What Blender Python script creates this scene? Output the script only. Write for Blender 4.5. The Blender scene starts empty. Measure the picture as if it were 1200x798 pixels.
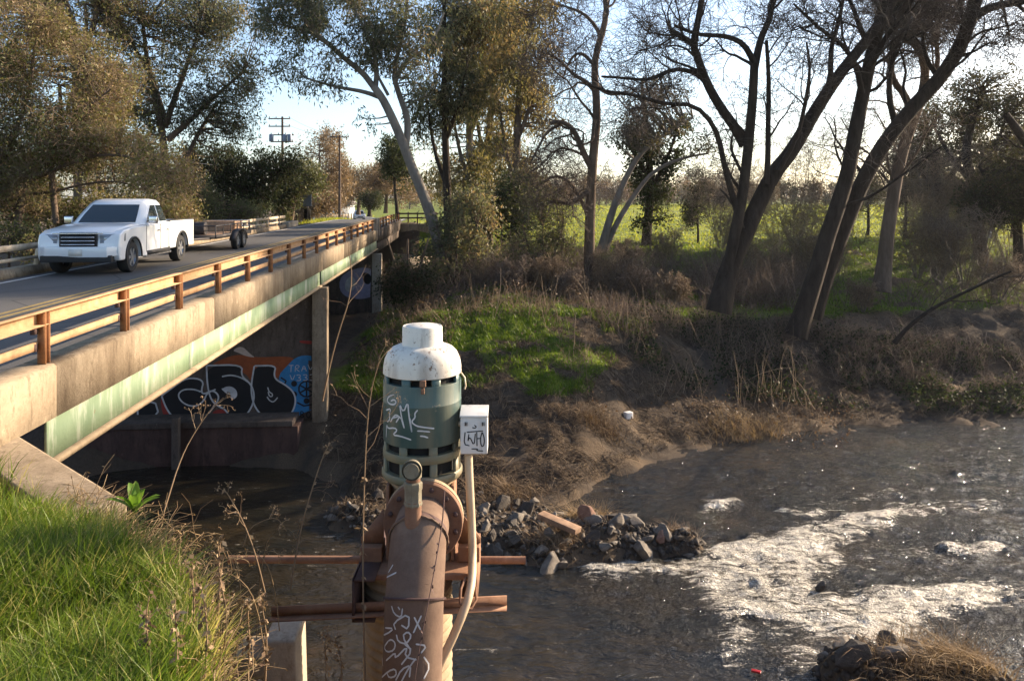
import bpy, bmesh, math, random
import numpy as np
from mathutils import Vector, Matrix
from mathutils.bvhtree import BVHTree
R = math.radians
random.seed(7)
rng = np.random.default_rng(11)
scene = bpy.context.scene
COL = scene.collection

# ------------------------------------------------------------------ camera model used to read the site (28 mm lens, level, shifted)
F, CX, HY, EYE = 933.0, 600.0, 231.0, 8.0
def at(px, py, d):
    return np.array([(px - CX) / F * d, d, EYE - (py - HY) / F * d])
def on_z(px, py, z):
    d = (EYE - z) * F / (py - HY)
    return np.array([(px - CX) / F * d, d, z])
U = np.array([math.sin(R(-3.99)), math.cos(R(-3.99))])          # along the bridge
V = np.array([U[1], -U[0]])                                     # to its right
def br(s, l, z):
    p = U * s + V * l
    return np.array([p[0], p[1], z])

# ------------------------------------------------------------------ noise
_lat = rng.random((256, 256))
def vnoise(x, y):
    x = np.asarray(x, float); y = np.asarray(y, float)
    xi = np.floor(x).astype(int); yi = np.floor(y).astype(int)
    fx = x - xi; fy = y - yi
    fx = fx * fx * (3 - 2 * fx); fy = fy * fy * (3 - 2 * fy)
    a = _lat[xi & 255, yi & 255]; b = _lat[(xi + 1) & 255, yi & 255]
    c = _lat[xi & 255, (yi + 1) & 255]; d = _lat[(xi + 1) & 255, (yi + 1) & 255]
    return (a * (1 - fx) + b * fx) * (1 - fy) + (c * (1 - fx) + d * fx) * fy
def fbm(x, y, o=4):
    s = 0; a = .5; x = np.asarray(x, float); y = np.asarray(y, float)
    for i in range(o):
        s = s + a * vnoise(x + 17.3 * i, y - 9.1 * i); a *= .5; x = x * 2.03; y = y * 2.03
    return s / (1 - .5 ** o)
def sstep(a, b, x):
    t = np.clip((np.asarray(x, float) - a) / (b - a), 0, 1)
    return t * t * (3 - 2 * t)
def nrm(v):
    return v / np.maximum(np.linalg.norm(v, axis=-1, keepdims=True), 1e-9)

# ------------------------------------------------------------------ mesh building
def wtrans(o):
    t = np.zeros(3)
    while o is not None: t = t + np.array(o.matrix_basis.translation); o = o.parent
    return t
class MB:
    def __init__(s):
        s.v = []; s.f = {}; s.n = 0; s.t = []
    def add(s, verts, *faces, tint=None):
        verts = np.asarray(verts, float).reshape(-1, 3)
        for f in faces:
            f = np.asarray(f, int)
            if f.size == 0: continue
            s.f.setdefault(f.shape[1], []).append(f + s.n)
        s.v.append(verts); s.n += len(verts)
        if tint is None: tint = np.full(len(verts), .5)
        s.t.append(np.broadcast_to(np.asarray(tint, float), (len(verts),)))
        return s
    def ngon(s, pts):
        pts = np.asarray(pts, float)
        return s.add(pts, np.arange(len(pts))[None])
    def box(s, c, size, rz=0, taper=1.0, M=None):
        hx, hy, hz = np.array(size) / 2
        v = np.array([[x, y, z] for z in (-hz, hz) for (x, y) in ((-hx, -hy), (hx, -hy), (hx, hy), (-hx, hy))])
        v[4:, :2] *= taper
        if rz:
            co, si = math.cos(rz), math.sin(rz)
            v = np.c_[v[:, 0] * co - v[:, 1] * si, v[:, 0] * si + v[:, 1] * co, v[:, 2]]
        if M is not None: v = v @ np.array(M).T
        return s.add(v + np.array(c), [[3, 2, 1, 0], [4, 5, 6, 7], [0, 1, 5, 4], [1, 2, 6, 5], [2, 3, 7, 6], [3, 0, 4, 7]])
    def hexa(s, p):
        return s.add(np.array(p), [[3, 2, 1, 0], [4, 5, 6, 7], [0, 1, 5, 4], [1, 2, 6, 5], [2, 3, 7, 6], [3, 0, 4, 7]])
    def lathe(s, prof, c, seg=32, axis='z', cap=True):
        prof = np.array(prof, float); a = np.linspace(0, 2 * np.pi, seg, endpoint=False)
        n = len(prof)
        v = np.stack([np.outer(prof[:, 0], np.cos(a)), np.outer(prof[:, 0], np.sin(a)), np.repeat(prof[:, 1][:, None], seg, 1)], -1).reshape(-1, 3)
        if axis == 'y': v = v[:, [0, 2, 1]] * np.array([1, 1, -1])
        if axis == 'x': v = v[:, [2, 0, 1]]
        q = []
        for i in range(n - 1):
            for j in range(seg):
                k = (j + 1) % seg
                q.append([i * seg + j, i * seg + k, (i + 1) * seg + k, (i + 1) * seg + j])
        fs = [q]
        s.add(v + np.array(c), *fs)
        if cap:
            base = s.n - n * seg
            s.f.setdefault(seg, []).append((base + np.arange(seg)[::-1])[None])
            s.f.setdefault(seg, []).append((base + (n - 1) * seg + np.arange(seg))[None])
        return s
    def tube(s, pts, r, sides=8, cap=True):
        pts = np.asarray(pts, float); n = len(pts)
        r = np.broadcast_to(np.asarray(r, float), (n,))
        v, q = tube_arrays(pts[None], r[None], sides)
        b0 = s.n
        s.add(v, q)
        if cap:
            s.f.setdefault(sides, []).append((b0 + np.arange(sides)[::-1])[None])
            s.f.setdefault(sides, []).append((b0 + (n - 1) * sides + np.arange(sides))[None])
        return s
    def tubes(s, P, Rr, sides=3, tint=None):
        v, q = tube_arrays(P, Rr, sides)
        tt = None if tint is None else np.repeat(np.broadcast_to(tint, (P.shape[0],)), P.shape[1] * sides)
        return s.add(v, q, tint=tt)
    def prism(s, poly, d0, d1, M=None):
        """extrude a 2-D polygon (x,z) along y from d0 to d1"""
        poly = np.array(poly, float); n = len(poly)
        v = np.r_[np.c_[poly[:, 0], np.full(n, d0), poly[:, 1]], np.c_[poly[:, 0], np.full(n, d1), poly[:, 1]]]
        if M is not None: v = v @ np.array(M)[:3, :3].T + np.array(M)[:3, 3]
        s.add(v, [[i, (i + 1) % n, n + (i + 1) % n, n + i] for i in range(n)], [list(range(n))[::-1]], [list(range(n, 2 * n))])
        return s
    def build(s, name, mat, parent=None, local=False, origin=None, smooth=None, bevel=0, bseg=2):
        me = bpy.data.meshes.new(name)
        v = np.concatenate(s.v) if s.v else np.zeros((0, 3))
        off = np.zeros(3)
        if parent is not None and not local: off = wtrans(parent)
        elif origin is not None: off = np.array(origin, float)
        v = v - off
        fl = [(k, np.concatenate(a)) for k, a in s.f.items()]
        nl = sum(a.size for k, a in fl); nf = sum(len(a) for k, a in fl)
        me.vertices.add(len(v)); me.vertices.foreach_set('co', v.astype(np.float32).ravel())
        me.loops.add(nl); me.polygons.add(nf)
        me.loops.foreach_set('vertex_index', np.concatenate([a.ravel() for k, a in fl]).astype(np.int32))
        tot = np.concatenate([np.full(len(a), k) for k, a in fl]).astype(np.int32)
        me.polygons.foreach_set('loop_start', np.r_[0, np.cumsum(tot)[:-1]].astype(np.int32))
        try: me.polygons.foreach_set('loop_total', tot)
        except Exception: pass
        at_ = me.attributes.new('tint', 'FLOAT', 'POINT')
        at_.data.foreach_set('value', np.concatenate(s.t).astype(np.float32))
        me.update(calc_edges=True); me.validate()
        if bevel:
            bm = bmesh.new(); bm.from_mesh(me)
            bmesh.ops.recalc_face_normals(bm, faces=bm.faces)
            ed = [e for e in bm.edges if len(e.link_faces) == 2 and e.calc_face_angle(0) > .5]
            bmesh.ops.bevel(bm, geom=ed, offset=bevel, segments=bseg, profile=.7, affect='EDGES', clamp_overlap=True)
            bm.to_mesh(me); bm.free()
        if smooth:
            me.polygons.foreach_set('use_smooth', np.ones(len(me.polygons), bool))
            me.set_sharp_from_angle(angle=R(smooth))
        me.materials.append(mat)
        o = bpy.data.objects.new(name, me); COL.objects.link(o)
        if parent is not None: o.parent = parent
        elif origin is not None: o.location = Vector(off)
        return o

def tube_arrays(P, Rr, sides):
    P = np.asarray(P, float); M, n, _ = P.shape
    T = np.empty_like(P); T[:, 1:-1] = P[:, 2:] - P[:, :-2]; T[:, 0] = P[:, 1] - P[:, 0]; T[:, -1] = P[:, -1] - P[:, -2]
    T = nrm(T)
    m = nrm(P[:, -1] - P[:, 0])
    ref = np.where(np.abs(m[:, 2:3]) < .8, np.array([0, 0, 1.]), np.array([1., .13, 0]))
    ref = np.repeat(ref[:, None], n, 1)
    A = nrm(np.cross(T, ref)); B = np.cross(T, A)
    a = np.linspace(0, 2 * np.pi, sides, endpoint=False)
    ring = A[:, :, None] * np.cos(a)[:, None] + B[:, :, None] * np.sin(a)[:, None]
    v = P[:, :, None] + ring * np.asarray(Rr)[:, :, None, None]
    base = (np.arange(M) * n * sides)[:, None, None] + (np.arange(n - 1) * sides)[None, :, None]
    j = np.arange(sides)[None, None]; k = (j + 1) % sides
    q = np.stack([base + j, base + k, base + sides + k, base + sides + j], -1).reshape(-1, 4)
    return v.reshape(-1, 3), q

def tag(o, label=None, cat=None, group=None, kind=None):
    if label: o['label'] = label
    if cat: o['category'] = cat
    if group: o['group'] = group
    if kind: o['kind'] = kind
    return o
def thing(name, label, cat, loc=(0, 0, 0), rz=0, group=None):
    o = bpy.data.objects.new(name, None); COL.objects.link(o)
    o.empty_display_size = .2
    o.location = Vector([float(c) for c in loc]); o.rotation_euler = (0, 0, rz)
    return tag(o, label, cat, group)
def copy_thing(o, loc, rz=0, sc=None, label=None, group=None):
    def cp(a, par):
        c = a.copy(); COL.objects.link(c); c.parent = par
        for ch in a.children: cp(ch, c)
        return c
    c = cp(o, None)
    c.location = Vector([float(x) for x in loc]); c.rotation_euler = (0, 0, rz)
    if sc: c.scale = (sc, sc, sc) if not hasattr(sc, '__len__') else sc
    if label: c['label'] = label
    if group: c['group'] = group
    return c

# ------------------------------------------------------------------ materials
def ramp(nt, stops, interp='LINEAR'):
    n = nt.nodes.new('ShaderNodeValToRGB'); cr = n.color_ramp; cr.interpolation = interp
    while len(cr.elements) < len(stops): cr.elements.new(.5)
    for e, (p, c) in zip(cr.elements, stops):
        e.position = p; e.color = (*c, 1) if len(c) == 3 else c
    return n
def g(v): return (v, v, v)
class NT:
    def __init__(s, name):
        s.m = bpy.data.materials.new(name); s.m.use_nodes = True
        s.nt = s.m.node_tree; s.L = s.nt.links
        s.b = s.nt.nodes['Principled BSDF']; s.out = s.nt.nodes['Material Output']
        s.tc = s.nt.nodes.new('ShaderNodeTexCoord')
    def map(s, scale=(1, 1, 1), src='Object', rot=(0, 0, 0)):
        n = s.nt.nodes.new('ShaderNodeMapping'); n.inputs['Scale'].default_value = scale; n.inputs['Rotation'].default_value = rot
        s.L.new(s.tc.outputs[src], n.inputs[0]); return n.outputs[0]
    def noise(s, scale, detail=5, rough=.6, vec=None, stretch=None, dist=0):
        n = s.nt.nodes.new('ShaderNodeTexNoise'); n.inputs['Scale'].default_value = scale
        n.inputs['Detail'].default_value = detail; n.inputs['Roughness'].default_value = rough; n.inputs['Distortion'].default_value = dist
        s.L.new(vec if vec is not None else s.map(stretch or (1, 1, 1)), n.inputs['Vector']); return n.outputs['Fac']
    def vor(s, scale, stretch=None, feat='F1', out='Distance'):
        n = s.nt.nodes.new('ShaderNodeTexVoronoi'); n.feature = feat; n.inputs['Scale'].default_value = scale
        s.L.new(s.map(stretch or (1, 1, 1)), n.inputs['Vector']); return n.outputs[out]
    def ramp(s, fac, stops, interp='LINEAR'):
        r = ramp(s.nt, stops, interp); s.L.new(fac, r.inputs[0]); return r.outputs[0]
    def mix(s, fac, a, b, mode='MIX'):
        n = s.nt.nodes.new('ShaderNodeMix'); n.data_type = 'RGBA'; n.blend_type = mode
        for sock, val in ((n.inputs[0], fac), (n.inputs[6], a), (n.inputs[7], b)):
            if hasattr(val, 'links') or hasattr(val, 'node'): s.L.new(val, sock)
            elif isinstance(val, (int, float)): sock.default_value = val
            else: sock.default_value = (*val, 1) if len(val) == 3 else val
        return n.outputs[2]
    def math(s, op, a, b=0.0):
        n = s.nt.nodes.new('ShaderNodeMath'); n.operation = op
        for sock, val in ((n.inputs[0], a), (n.inputs[1], b)):
            if isinstance(val, (int, float)): sock.default_value = val
            else: s.L.new(val, sock)
        return n.outputs[0]
    def attr(s, name='tint'):
        n = s.nt.nodes.new('ShaderNodeAttribute'); n.attribute_name = name; return n.outputs['Fac']
    def bump(s, h, strength=.5, dist=.02, prev=None):
        n = s.nt.nodes.new('ShaderNodeBump'); n.inputs['Strength'].default_value = strength; n.inputs['Distance'].default_value = dist
        s.L.new(h, n.inputs['Height'])
        if prev is not None: s.L.new(prev, n.inputs['Normal'])
        s.L.new(n.outputs[0], s.b.inputs['Normal']); return n.outputs[0]
    def base(s, c):
        if hasattr(c, 'node'): s.L.new(c, s.b.inputs['Base Color'])
        else: s.b.inputs['Base Color'].default_value = (*c, 1)
        return s
    def set(s, rough=None, metal=None, spec=None, coat=None):
        if rough is not None:
            if hasattr(rough, 'node'): s.L.new(rough, s.b.inputs['Roughness'])
            else: s.b.inputs['Roughness'].default_value = rough
        if metal is not None: s.b.inputs['Metallic'].default_value = metal
        if spec is not None: s.b.inputs['Specular IOR Level'].default_value = spec
        if coat is not None: s.b.inputs['Coat Weight'].default_value = coat
        return s
def simple(name, c, rough=.6, metal=0, var=.15, scale=6, bump=0, spec=.4):
    n = NT(name); f = n.noise(scale)
    n.base(n.ramp(f, [(.3, tuple(x * (1 - var) for x in c)), (.7, tuple(min(1, x * (1 + var)) for x in c))]))
    n.set(rough, metal, spec)
    if bump: n.bump(n.noise(scale * 6), .5, bump)
    return n.m
def leafmat(name, stops, transl=.35, rough=.55, spec=.25, mute=0):
    n = NT(name)
    f = n.attr('tint'); c = n.ramp(f, stops); n.base(c); n.set(rough, 0, spec)
    tr = n.nt.nodes.new('ShaderNodeBsdfTranslucent'); n.L.new(n.mix(.5, c, n.mix(1.0, c, (1.3, 1.2, .5), 'MULTIPLY')), tr.inputs[0])
    mx = n.nt.nodes.new('ShaderNodeMixShader'); mx.inputs[0].default_value = transl
    n.L.new(n.b.outputs[0], mx.inputs[1]); n.L.new(tr.outputs[0], mx.inputs[2]); n.L.new(mx.outputs[0], n.out.inputs[0])
    return n.m
def barkmat(name, a, b, scale=3, bump=.03, stretch=(1, 1, .25)):
    n = NT(name); f = n.noise(scale, 8, .7, stretch=stretch)
    n.base(n.ramp(f, [(.3, a), (.68, b)])); n.set(.95, 0, .15)
    n.bump(n.noise(scale * 3, 6, .7, stretch=stretch), .8, bump); return n.m
M = {}
# weathered concrete with streaks
def concrete(name, lo, hi, stain, streak=.7, sc=1.0):
    n = NT(name)
    f1 = n.noise(1.6 * sc, 8, .7); f2 = n.noise(2.2 * sc, 6, .65, stretch=(1, 1, .12)); f3 = n.noise(26 * sc, 4, .7)
    c = n.ramp(f1, [(.28, lo), (.7, hi)])
    c = n.mix(n.ramp(f2, [(.45, g(0)), (.72, g(streak))]), c, stain)
    f4 = n.noise(3.1 * sc, 10, .75, stretch=(1, 1, .6))
    c = n.mix(n.ramp(f4, [(.60, g(0)), (.66, g(.6))]), c, tuple(min(.6, x * 1.5) for x in hi))
    f5 = n.noise(7 * sc, 9, .8, stretch=(1, 1, .3)); c = n.mix(n.ramp(f5, [(.52, g(0)), (.62, g(.55))]), c, tuple(x * .8 for x in stain))
    c = n.mix(.3, c, n.ramp(f3, [(.3, g(.12)), (.7, g(.5))]), 'OVERLAY')
    n.base(c); n.set(.92, 0, .2); n.bump(n.noise(14 * sc, 8, .75), .5, .02); return n.m
M['concrete'] = concrete('weathered_concrete', (.22, .17, .115), (.38, .305, .215), (.12, .085, .055), .75)
M['concrete_pale'] = concrete('pale_concrete', (.36, .30, .23), (.5, .43, .34), (.22, .16, .11), .4)
M['concrete_dark'] = concrete('shade_dark_concrete', (.09, .07, .058), (.17, .135, .11), (.045, .035, .03))  # darker copy of the concrete, shade under the bridge is in its colour
M['footing'] = concrete('shade_dark_reddish_concrete', (.08, .048, .04), (.14, .085, .07), (.035, .025, .022))  # reddish footing, its colour darkened to stand in for shade below the deck
def green_steel():
    n = NT('green_girder_paint')
    f = n.noise(2.6, 8, .7, stretch=(1, 1, .22)); k = n.noise(1.1, 6, .7, stretch=(1, 1, .3))
    c = n.ramp(k, [(.3, (.15, .23, .13)), (.7, (.28, .36, .23))])
    c = n.mix(n.ramp(f, [(.50, g(0)), (.62, g(.8))]), c, (.50, .53, .43))
    c = n.mix(n.ramp(n.noise(5, 8, .75), [(.63, g(0)), (.7, g(.8))]), c, (.22, .13, .07))
    n.base(c); n.set(.7, 0, .3); n.bump(n.noise(20, 4), .25, .008); return n.m
M['green'] = green_steel()
def rust(name, a, b, cc, sc=5, stretch=(1, 1, 1)):
    n = NT(name); f = n.noise(sc, 8, .75, stretch=stretch); k = n.noise(sc * .5, 6, .7)
    c = n.ramp(f, [(.25, a), (.55, b), (.8, cc)])
    c = n.mix(n.ramp(k, [(.55, g(0)), (.75, g(.6))]), c, a)
    n.base(c); n.set(.85, .0, .25); n.bump(n.noise(sc * 8, 6, .7), .4, .006); return n.m
M['rail'] = rust('rusty_tan_rail', (.20, .105, .055), (.40, .25, .135), (.55, .41, .26), 4)
M['post'] = rust('rusty_post', (.13, .055, .03), (.30, .14, .06), (.42, .22, .10), 6)
M['rust'] = rust('rusty_steel', (.11, .055, .035), (.20, .11, .07), (.32, .20, .13), 5)
M['pipe'] = rust('brown_pipe', (.09, .055, .04), (.16, .105, .075), (.26, .185, .135), 3)
M['band'] = rust('dark_brown_steel', (.05, .032, .03), (.09, .055, .05), (.14, .085, .07), 4)
M['casing'] = rust('tan_corrugated_steel', (.20, .145, .09), (.35, .27, .175), (.45, .36, .25), 4, (1, 1, .5))
M['beam'] = rust('rusty_beam', (.16, .08, .05), (.28, .155, .095), (.42, .27, .18), 6)
M['whiterail'] = rust('weathered_pale_rail', (.34, .24, .15), (.56, .46, .33), (.66, .58, .46), 4)
def paintmetal(name, c, c2, chip, amount=.62, rough=.55, sc=9):
    n = NT(name); f = n.noise(2.5, 5, .6)
    col = n.ramp(f, [(.3, c), (.7, c2)])
    col = n.mix(n.ramp(n.noise(sc, 9, .8), [(amount, g(0)), (amount + .04, g(1))]), col, chip)
    col = n.mix(n.ramp(n.noise(4, 6, .6, stretch=(1, 1, .12)), [(.5, g(0)), (.72, g(.6))]), col, chip)
    col = n.mix(n.ramp(n.noise(11, 6, .7, stretch=(1, 1, .08)), [(.58, g(0)), (.7, g(.5))]), col, tuple(x * .5 for x in chip))
    n.base(col); n.set(rough, 0, .4); n.bump(n.noise(30, 4), .15, .004); return n.m
M['motor'] = paintmetal('teal_motor_paint', (.038, .082, .082), (.07, .12, .113), (.24, .21, .14), .62, .42)
M['motorbase'] = paintmetal('olive_motor_base', (.11, .115, .075), (.17, .17, .11), (.20, .12, .06), .6)
M['cap'] = paintmetal('chipped_white_paint', (.58, .55, .48), (.70, .67, .60), (.16, .09, .05), .575, .5, 16)
M['boxpaint'] = paintmetal('white_box_paint', (.58, .57, .55), (.66, .65, .62), (.3, .24, .2), .74, .5)
M['conduit'] = paintmetal('tan_conduit', (.45, .34, .22), (.55, .45, .32), (.3, .19, .1), .62)
M['black'] = simple('black_void', (.008, .008, .008), .9)
M['darkmetal'] = simple('dark_metal', (.045, .04, .04), .6, .3, .3)
M['valve'] = rust('grey_green_valve', (.12, .09, .065), (.20, .18, .13), (.30, .27, .2), 7)
def asphalt():
    n = NT('asphalt'); f = n.noise(60, 4, .7); k = n.noise(.5, 6, .6, stretch=(1, .12, 1))
    c = n.ramp(f, [(.3, g(.05)), (.7, (.11, .105, .10))]); c = n.mix(n.ramp(k, [(.4, g(0)), (.7, g(.6))]), c, (.12, .115, .11))
    c = n.mix(n.ramp(n.vor(.35, (1, 1, 1), 'DISTANCE_TO_EDGE'), [(.0, g(.8)), (.012, g(0))]), c, g(.03))
    n.base(c); n.set(.85, 0, .3); n.bump(n.noise(120, 3), .4, .008); return n.m
M['asphalt'] = asphalt()
M['yellow'] = simple('yellow_road_paint', (.27, .19, .06), .8, 0, .3, 9)
M['whitepaint'] = simple('white_road_paint', (.6, .59, .56), .8, 0, .25, 9)
# foliage
M['bark_dark'] = barkmat('dark_furrowed_bark', (.020, .015, .012), (.065, .05, .038), 4, .07)
M['bark_brown'] = barkmat('brown_bark', (.07, .05, .036), (.16, .12, .09), 3, .03)
M['bark_pale'] = barkmat('pale_eucalyptus_bark', (.10, .085, .07), (.30, .265, .22), 1.1, .015, (1, 1, .3))
M['bark_grey'] = barkmat('grey_bark', (.11, .095, .08), (.24, .20, .165), 3, .02)
M['twig_dark'] = simple('dark_twigs', (.07, .052, .04), .9, 0, .35, 2)
M['twig_tan'] = leafmat('tan_twigs', [(0, (.13, .09, .06)), (.5, (.22, .16, .105)), (1, (.32, .24, .16))], .1, .9)
M['twig_grey'] = leafmat('grey_twigs', [(0, (.10, .075, .058)), (.5, (.17, .13, .10)), (1, (.26, .20, .155))], .1, .9)
M['leaf_willow'] = leafmat('olive_tan_leaves', [(0, (.06, .066, .02)), (.45, (.125, .13, .04)), (.75, (.20, .18, .07)), (1, (.25, .185, .10))])
M['leaf_euc'] = leafmat('eucalyptus_leaves', [(0, (.042, .055, .033)), (.45, (.10, .112, .062)), (.8, (.18, .18, .10)), (1, (.27, .195, .115))], .46)
M['leaf_eucgold'] = leafmat('golden_eucalyptus_leaves', [(0, (.07, .075, .034)), (.4, (.155, .145, .062)), (.8, (.27, .215, .095)), (1, (.33, .23, .11))], .48)
M['leaf_dark'] = leafmat('dark_green_leaves', [(0, (.018, .028, .014)), (.5, (.038, .052, .024)), (1, (.075, .085, .038))], spec=.08)
M['leaf_oak'] = leafmat('oak_leaves', [(0, (.035, .038, .018)), (.5, (.065, .066, .03)), (1, (.12, .10, .05))])
M['leaf_shrub'] = leafmat('shrub_leaves', [(0, (.045, .055, .022)), (.5, (.09, .105, .042)), (1, (.16, .16, .07))])
M['leaf_tan'] = leafmat('dry_tan_leaves', [(0, (.12, .075, .04)), (.5, (.21, .145, .08)), (1, (.31, .22, .13))], .25)
M['leaf_brown'] = leafmat('dead_brown_leaves', [(0, (.07, .04, .025)), (.5, (.14, .085, .05)), (1, (.24, .16, .10))], .2)
M['grass'] = leafmat('green_grass', [(0, (.06, .11, .012)), (.5, (.135, .215, .022)), (.85, (.23, .30, .045)), (1, (.42, .37, .16))], .52, .45, .35)
M['grass_field'] = leafmat('field_grass', [(0, (.15, .19, .02)), (.5, (.26, .29, .034)), (1, (.36, .36, .07))], .55, .6)
M['straw'] = leafmat('dry_straw', [(0, (.14, .09, .05)), (.5, (.26, .18, .10)), (1, (.42, .31, .18))], .25, .8)
M['litter_straw'] = leafmat('grey_brown_litter', [(0, (.05, .037, .028)), (.5, (.12, .085, .058)), (.85, (.20, .15, .10)), (1, (.36, .27, .17))], .15, .9)
M['weed'] = leafmat('dead_weed_stalks', [(0, (.09, .055, .035)), (.5, (.22, .15, .09)), (1, (.38, .28, .18))], .15, .85)
M['weedleaf'] = leafmat('bright_weed_leaves', [(0, (.09, .19, .02)), (1, (.16, .29, .04))], .5)
def rockmat(name, a, b):
    n = NT(name); f = n.noise(4, 8, .7); n.base(n.ramp(f, [(.3, a), (.7, b)])); n.set(.9, 0, .3); n.bump(n.noise(16, 8, .7), .6, .03); return n.m
M['rock'] = rockmat('grey_rock', (.085, .073, .06), (.235, .205, .17))
M['rock_pale'] = rockmat('pale_grey_rock', (.14, .12, .10), (.29, .255, .21))
M['rock_dark'] = rockmat('dark_wet_rock', (.035, .03, .026), (.10, .085, .07))
M['rock_red'] = rockmat('reddish_rock', (.16, .085, .06), (.28, .17, .12))
M['wood'] = simple('weathered_timber', (.30, .19, .12), .85, 0, .35, 7, .01)
M['polewood'] = simple('creosote_pole', (.085, .055, .04), .9, 0, .3, 3, .01)
M['glass'] = NT('tinted_glass').base((.02, .03, .036)).set(.02, 0, 1.0).m
M['carwhite'] = NT('white_car_paint').base((.72, .73, .74)).set(.25, 0, .5, .6).m
M['carsilver'] = NT('pale_silver_car_paint').base((.55, .57, .60)).set(.3, .1, .5, .5).m
M['chrome'] = NT('chrome').base((.6, .6, .62)).set(.18, .9).m
M['tyre'] = simple('tyre_rubber', (.018, .018, .018), .85, 0, .3, 8)
M['rim'] = NT('alloy').base((.35, .36, .38)).set(.35, .8).m
M['lamp'] = NT('headlight_lens').base((.30, .32, .35)).set(.08, .3, .8).m
M['red'] = NT('red_lens').base((.3, .01, .008)).set(.2).m
M['amber'] = NT('amber_lens').base((.5, .18, .02)).set(.2).m
M['blackplastic'] = simple('black_plastic', (.02, .02, .021), .6)
M['signback'] = simple('grey_sign_back', (.16, .19, .25), .5, .2)
M['fencewhite'] = simple('white_fence_paint', (.62, .60, .55), .7)
M['housewall'] = simple('pale_house_wall', (.5, .53, .55), .8)
M['roof'] = simple('grey_roof', (.13, .12, .12), .8)
M['litter'] = simple('white_litter', (.7, .68, .64), .6)
M['wire'] = simple('pale_cable', (.35, .31, .27), .6)
def paint(name, c): return simple(name, c, .75, 0, .2, 5)
M['g_black'] = paint('black_spray_paint', (.012, .012, .013)); M['g_white'] = paint('white_spray_paint', (.52, .52, .52))
M['g_blue'] = paint('blue_spray_paint', (.03, .20, .42)); M['g_orange'] = paint('orange_spray_paint', (.28, .07, .02))
M['g_red'] = paint('red_spray_paint', (.30, .035, .025)); M['g_pink'] = paint('pale_spray_paint', (.5, .40, .34)); M['g_violet'] = paint('violet_spray_paint', (.30, .29, .40))
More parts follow.
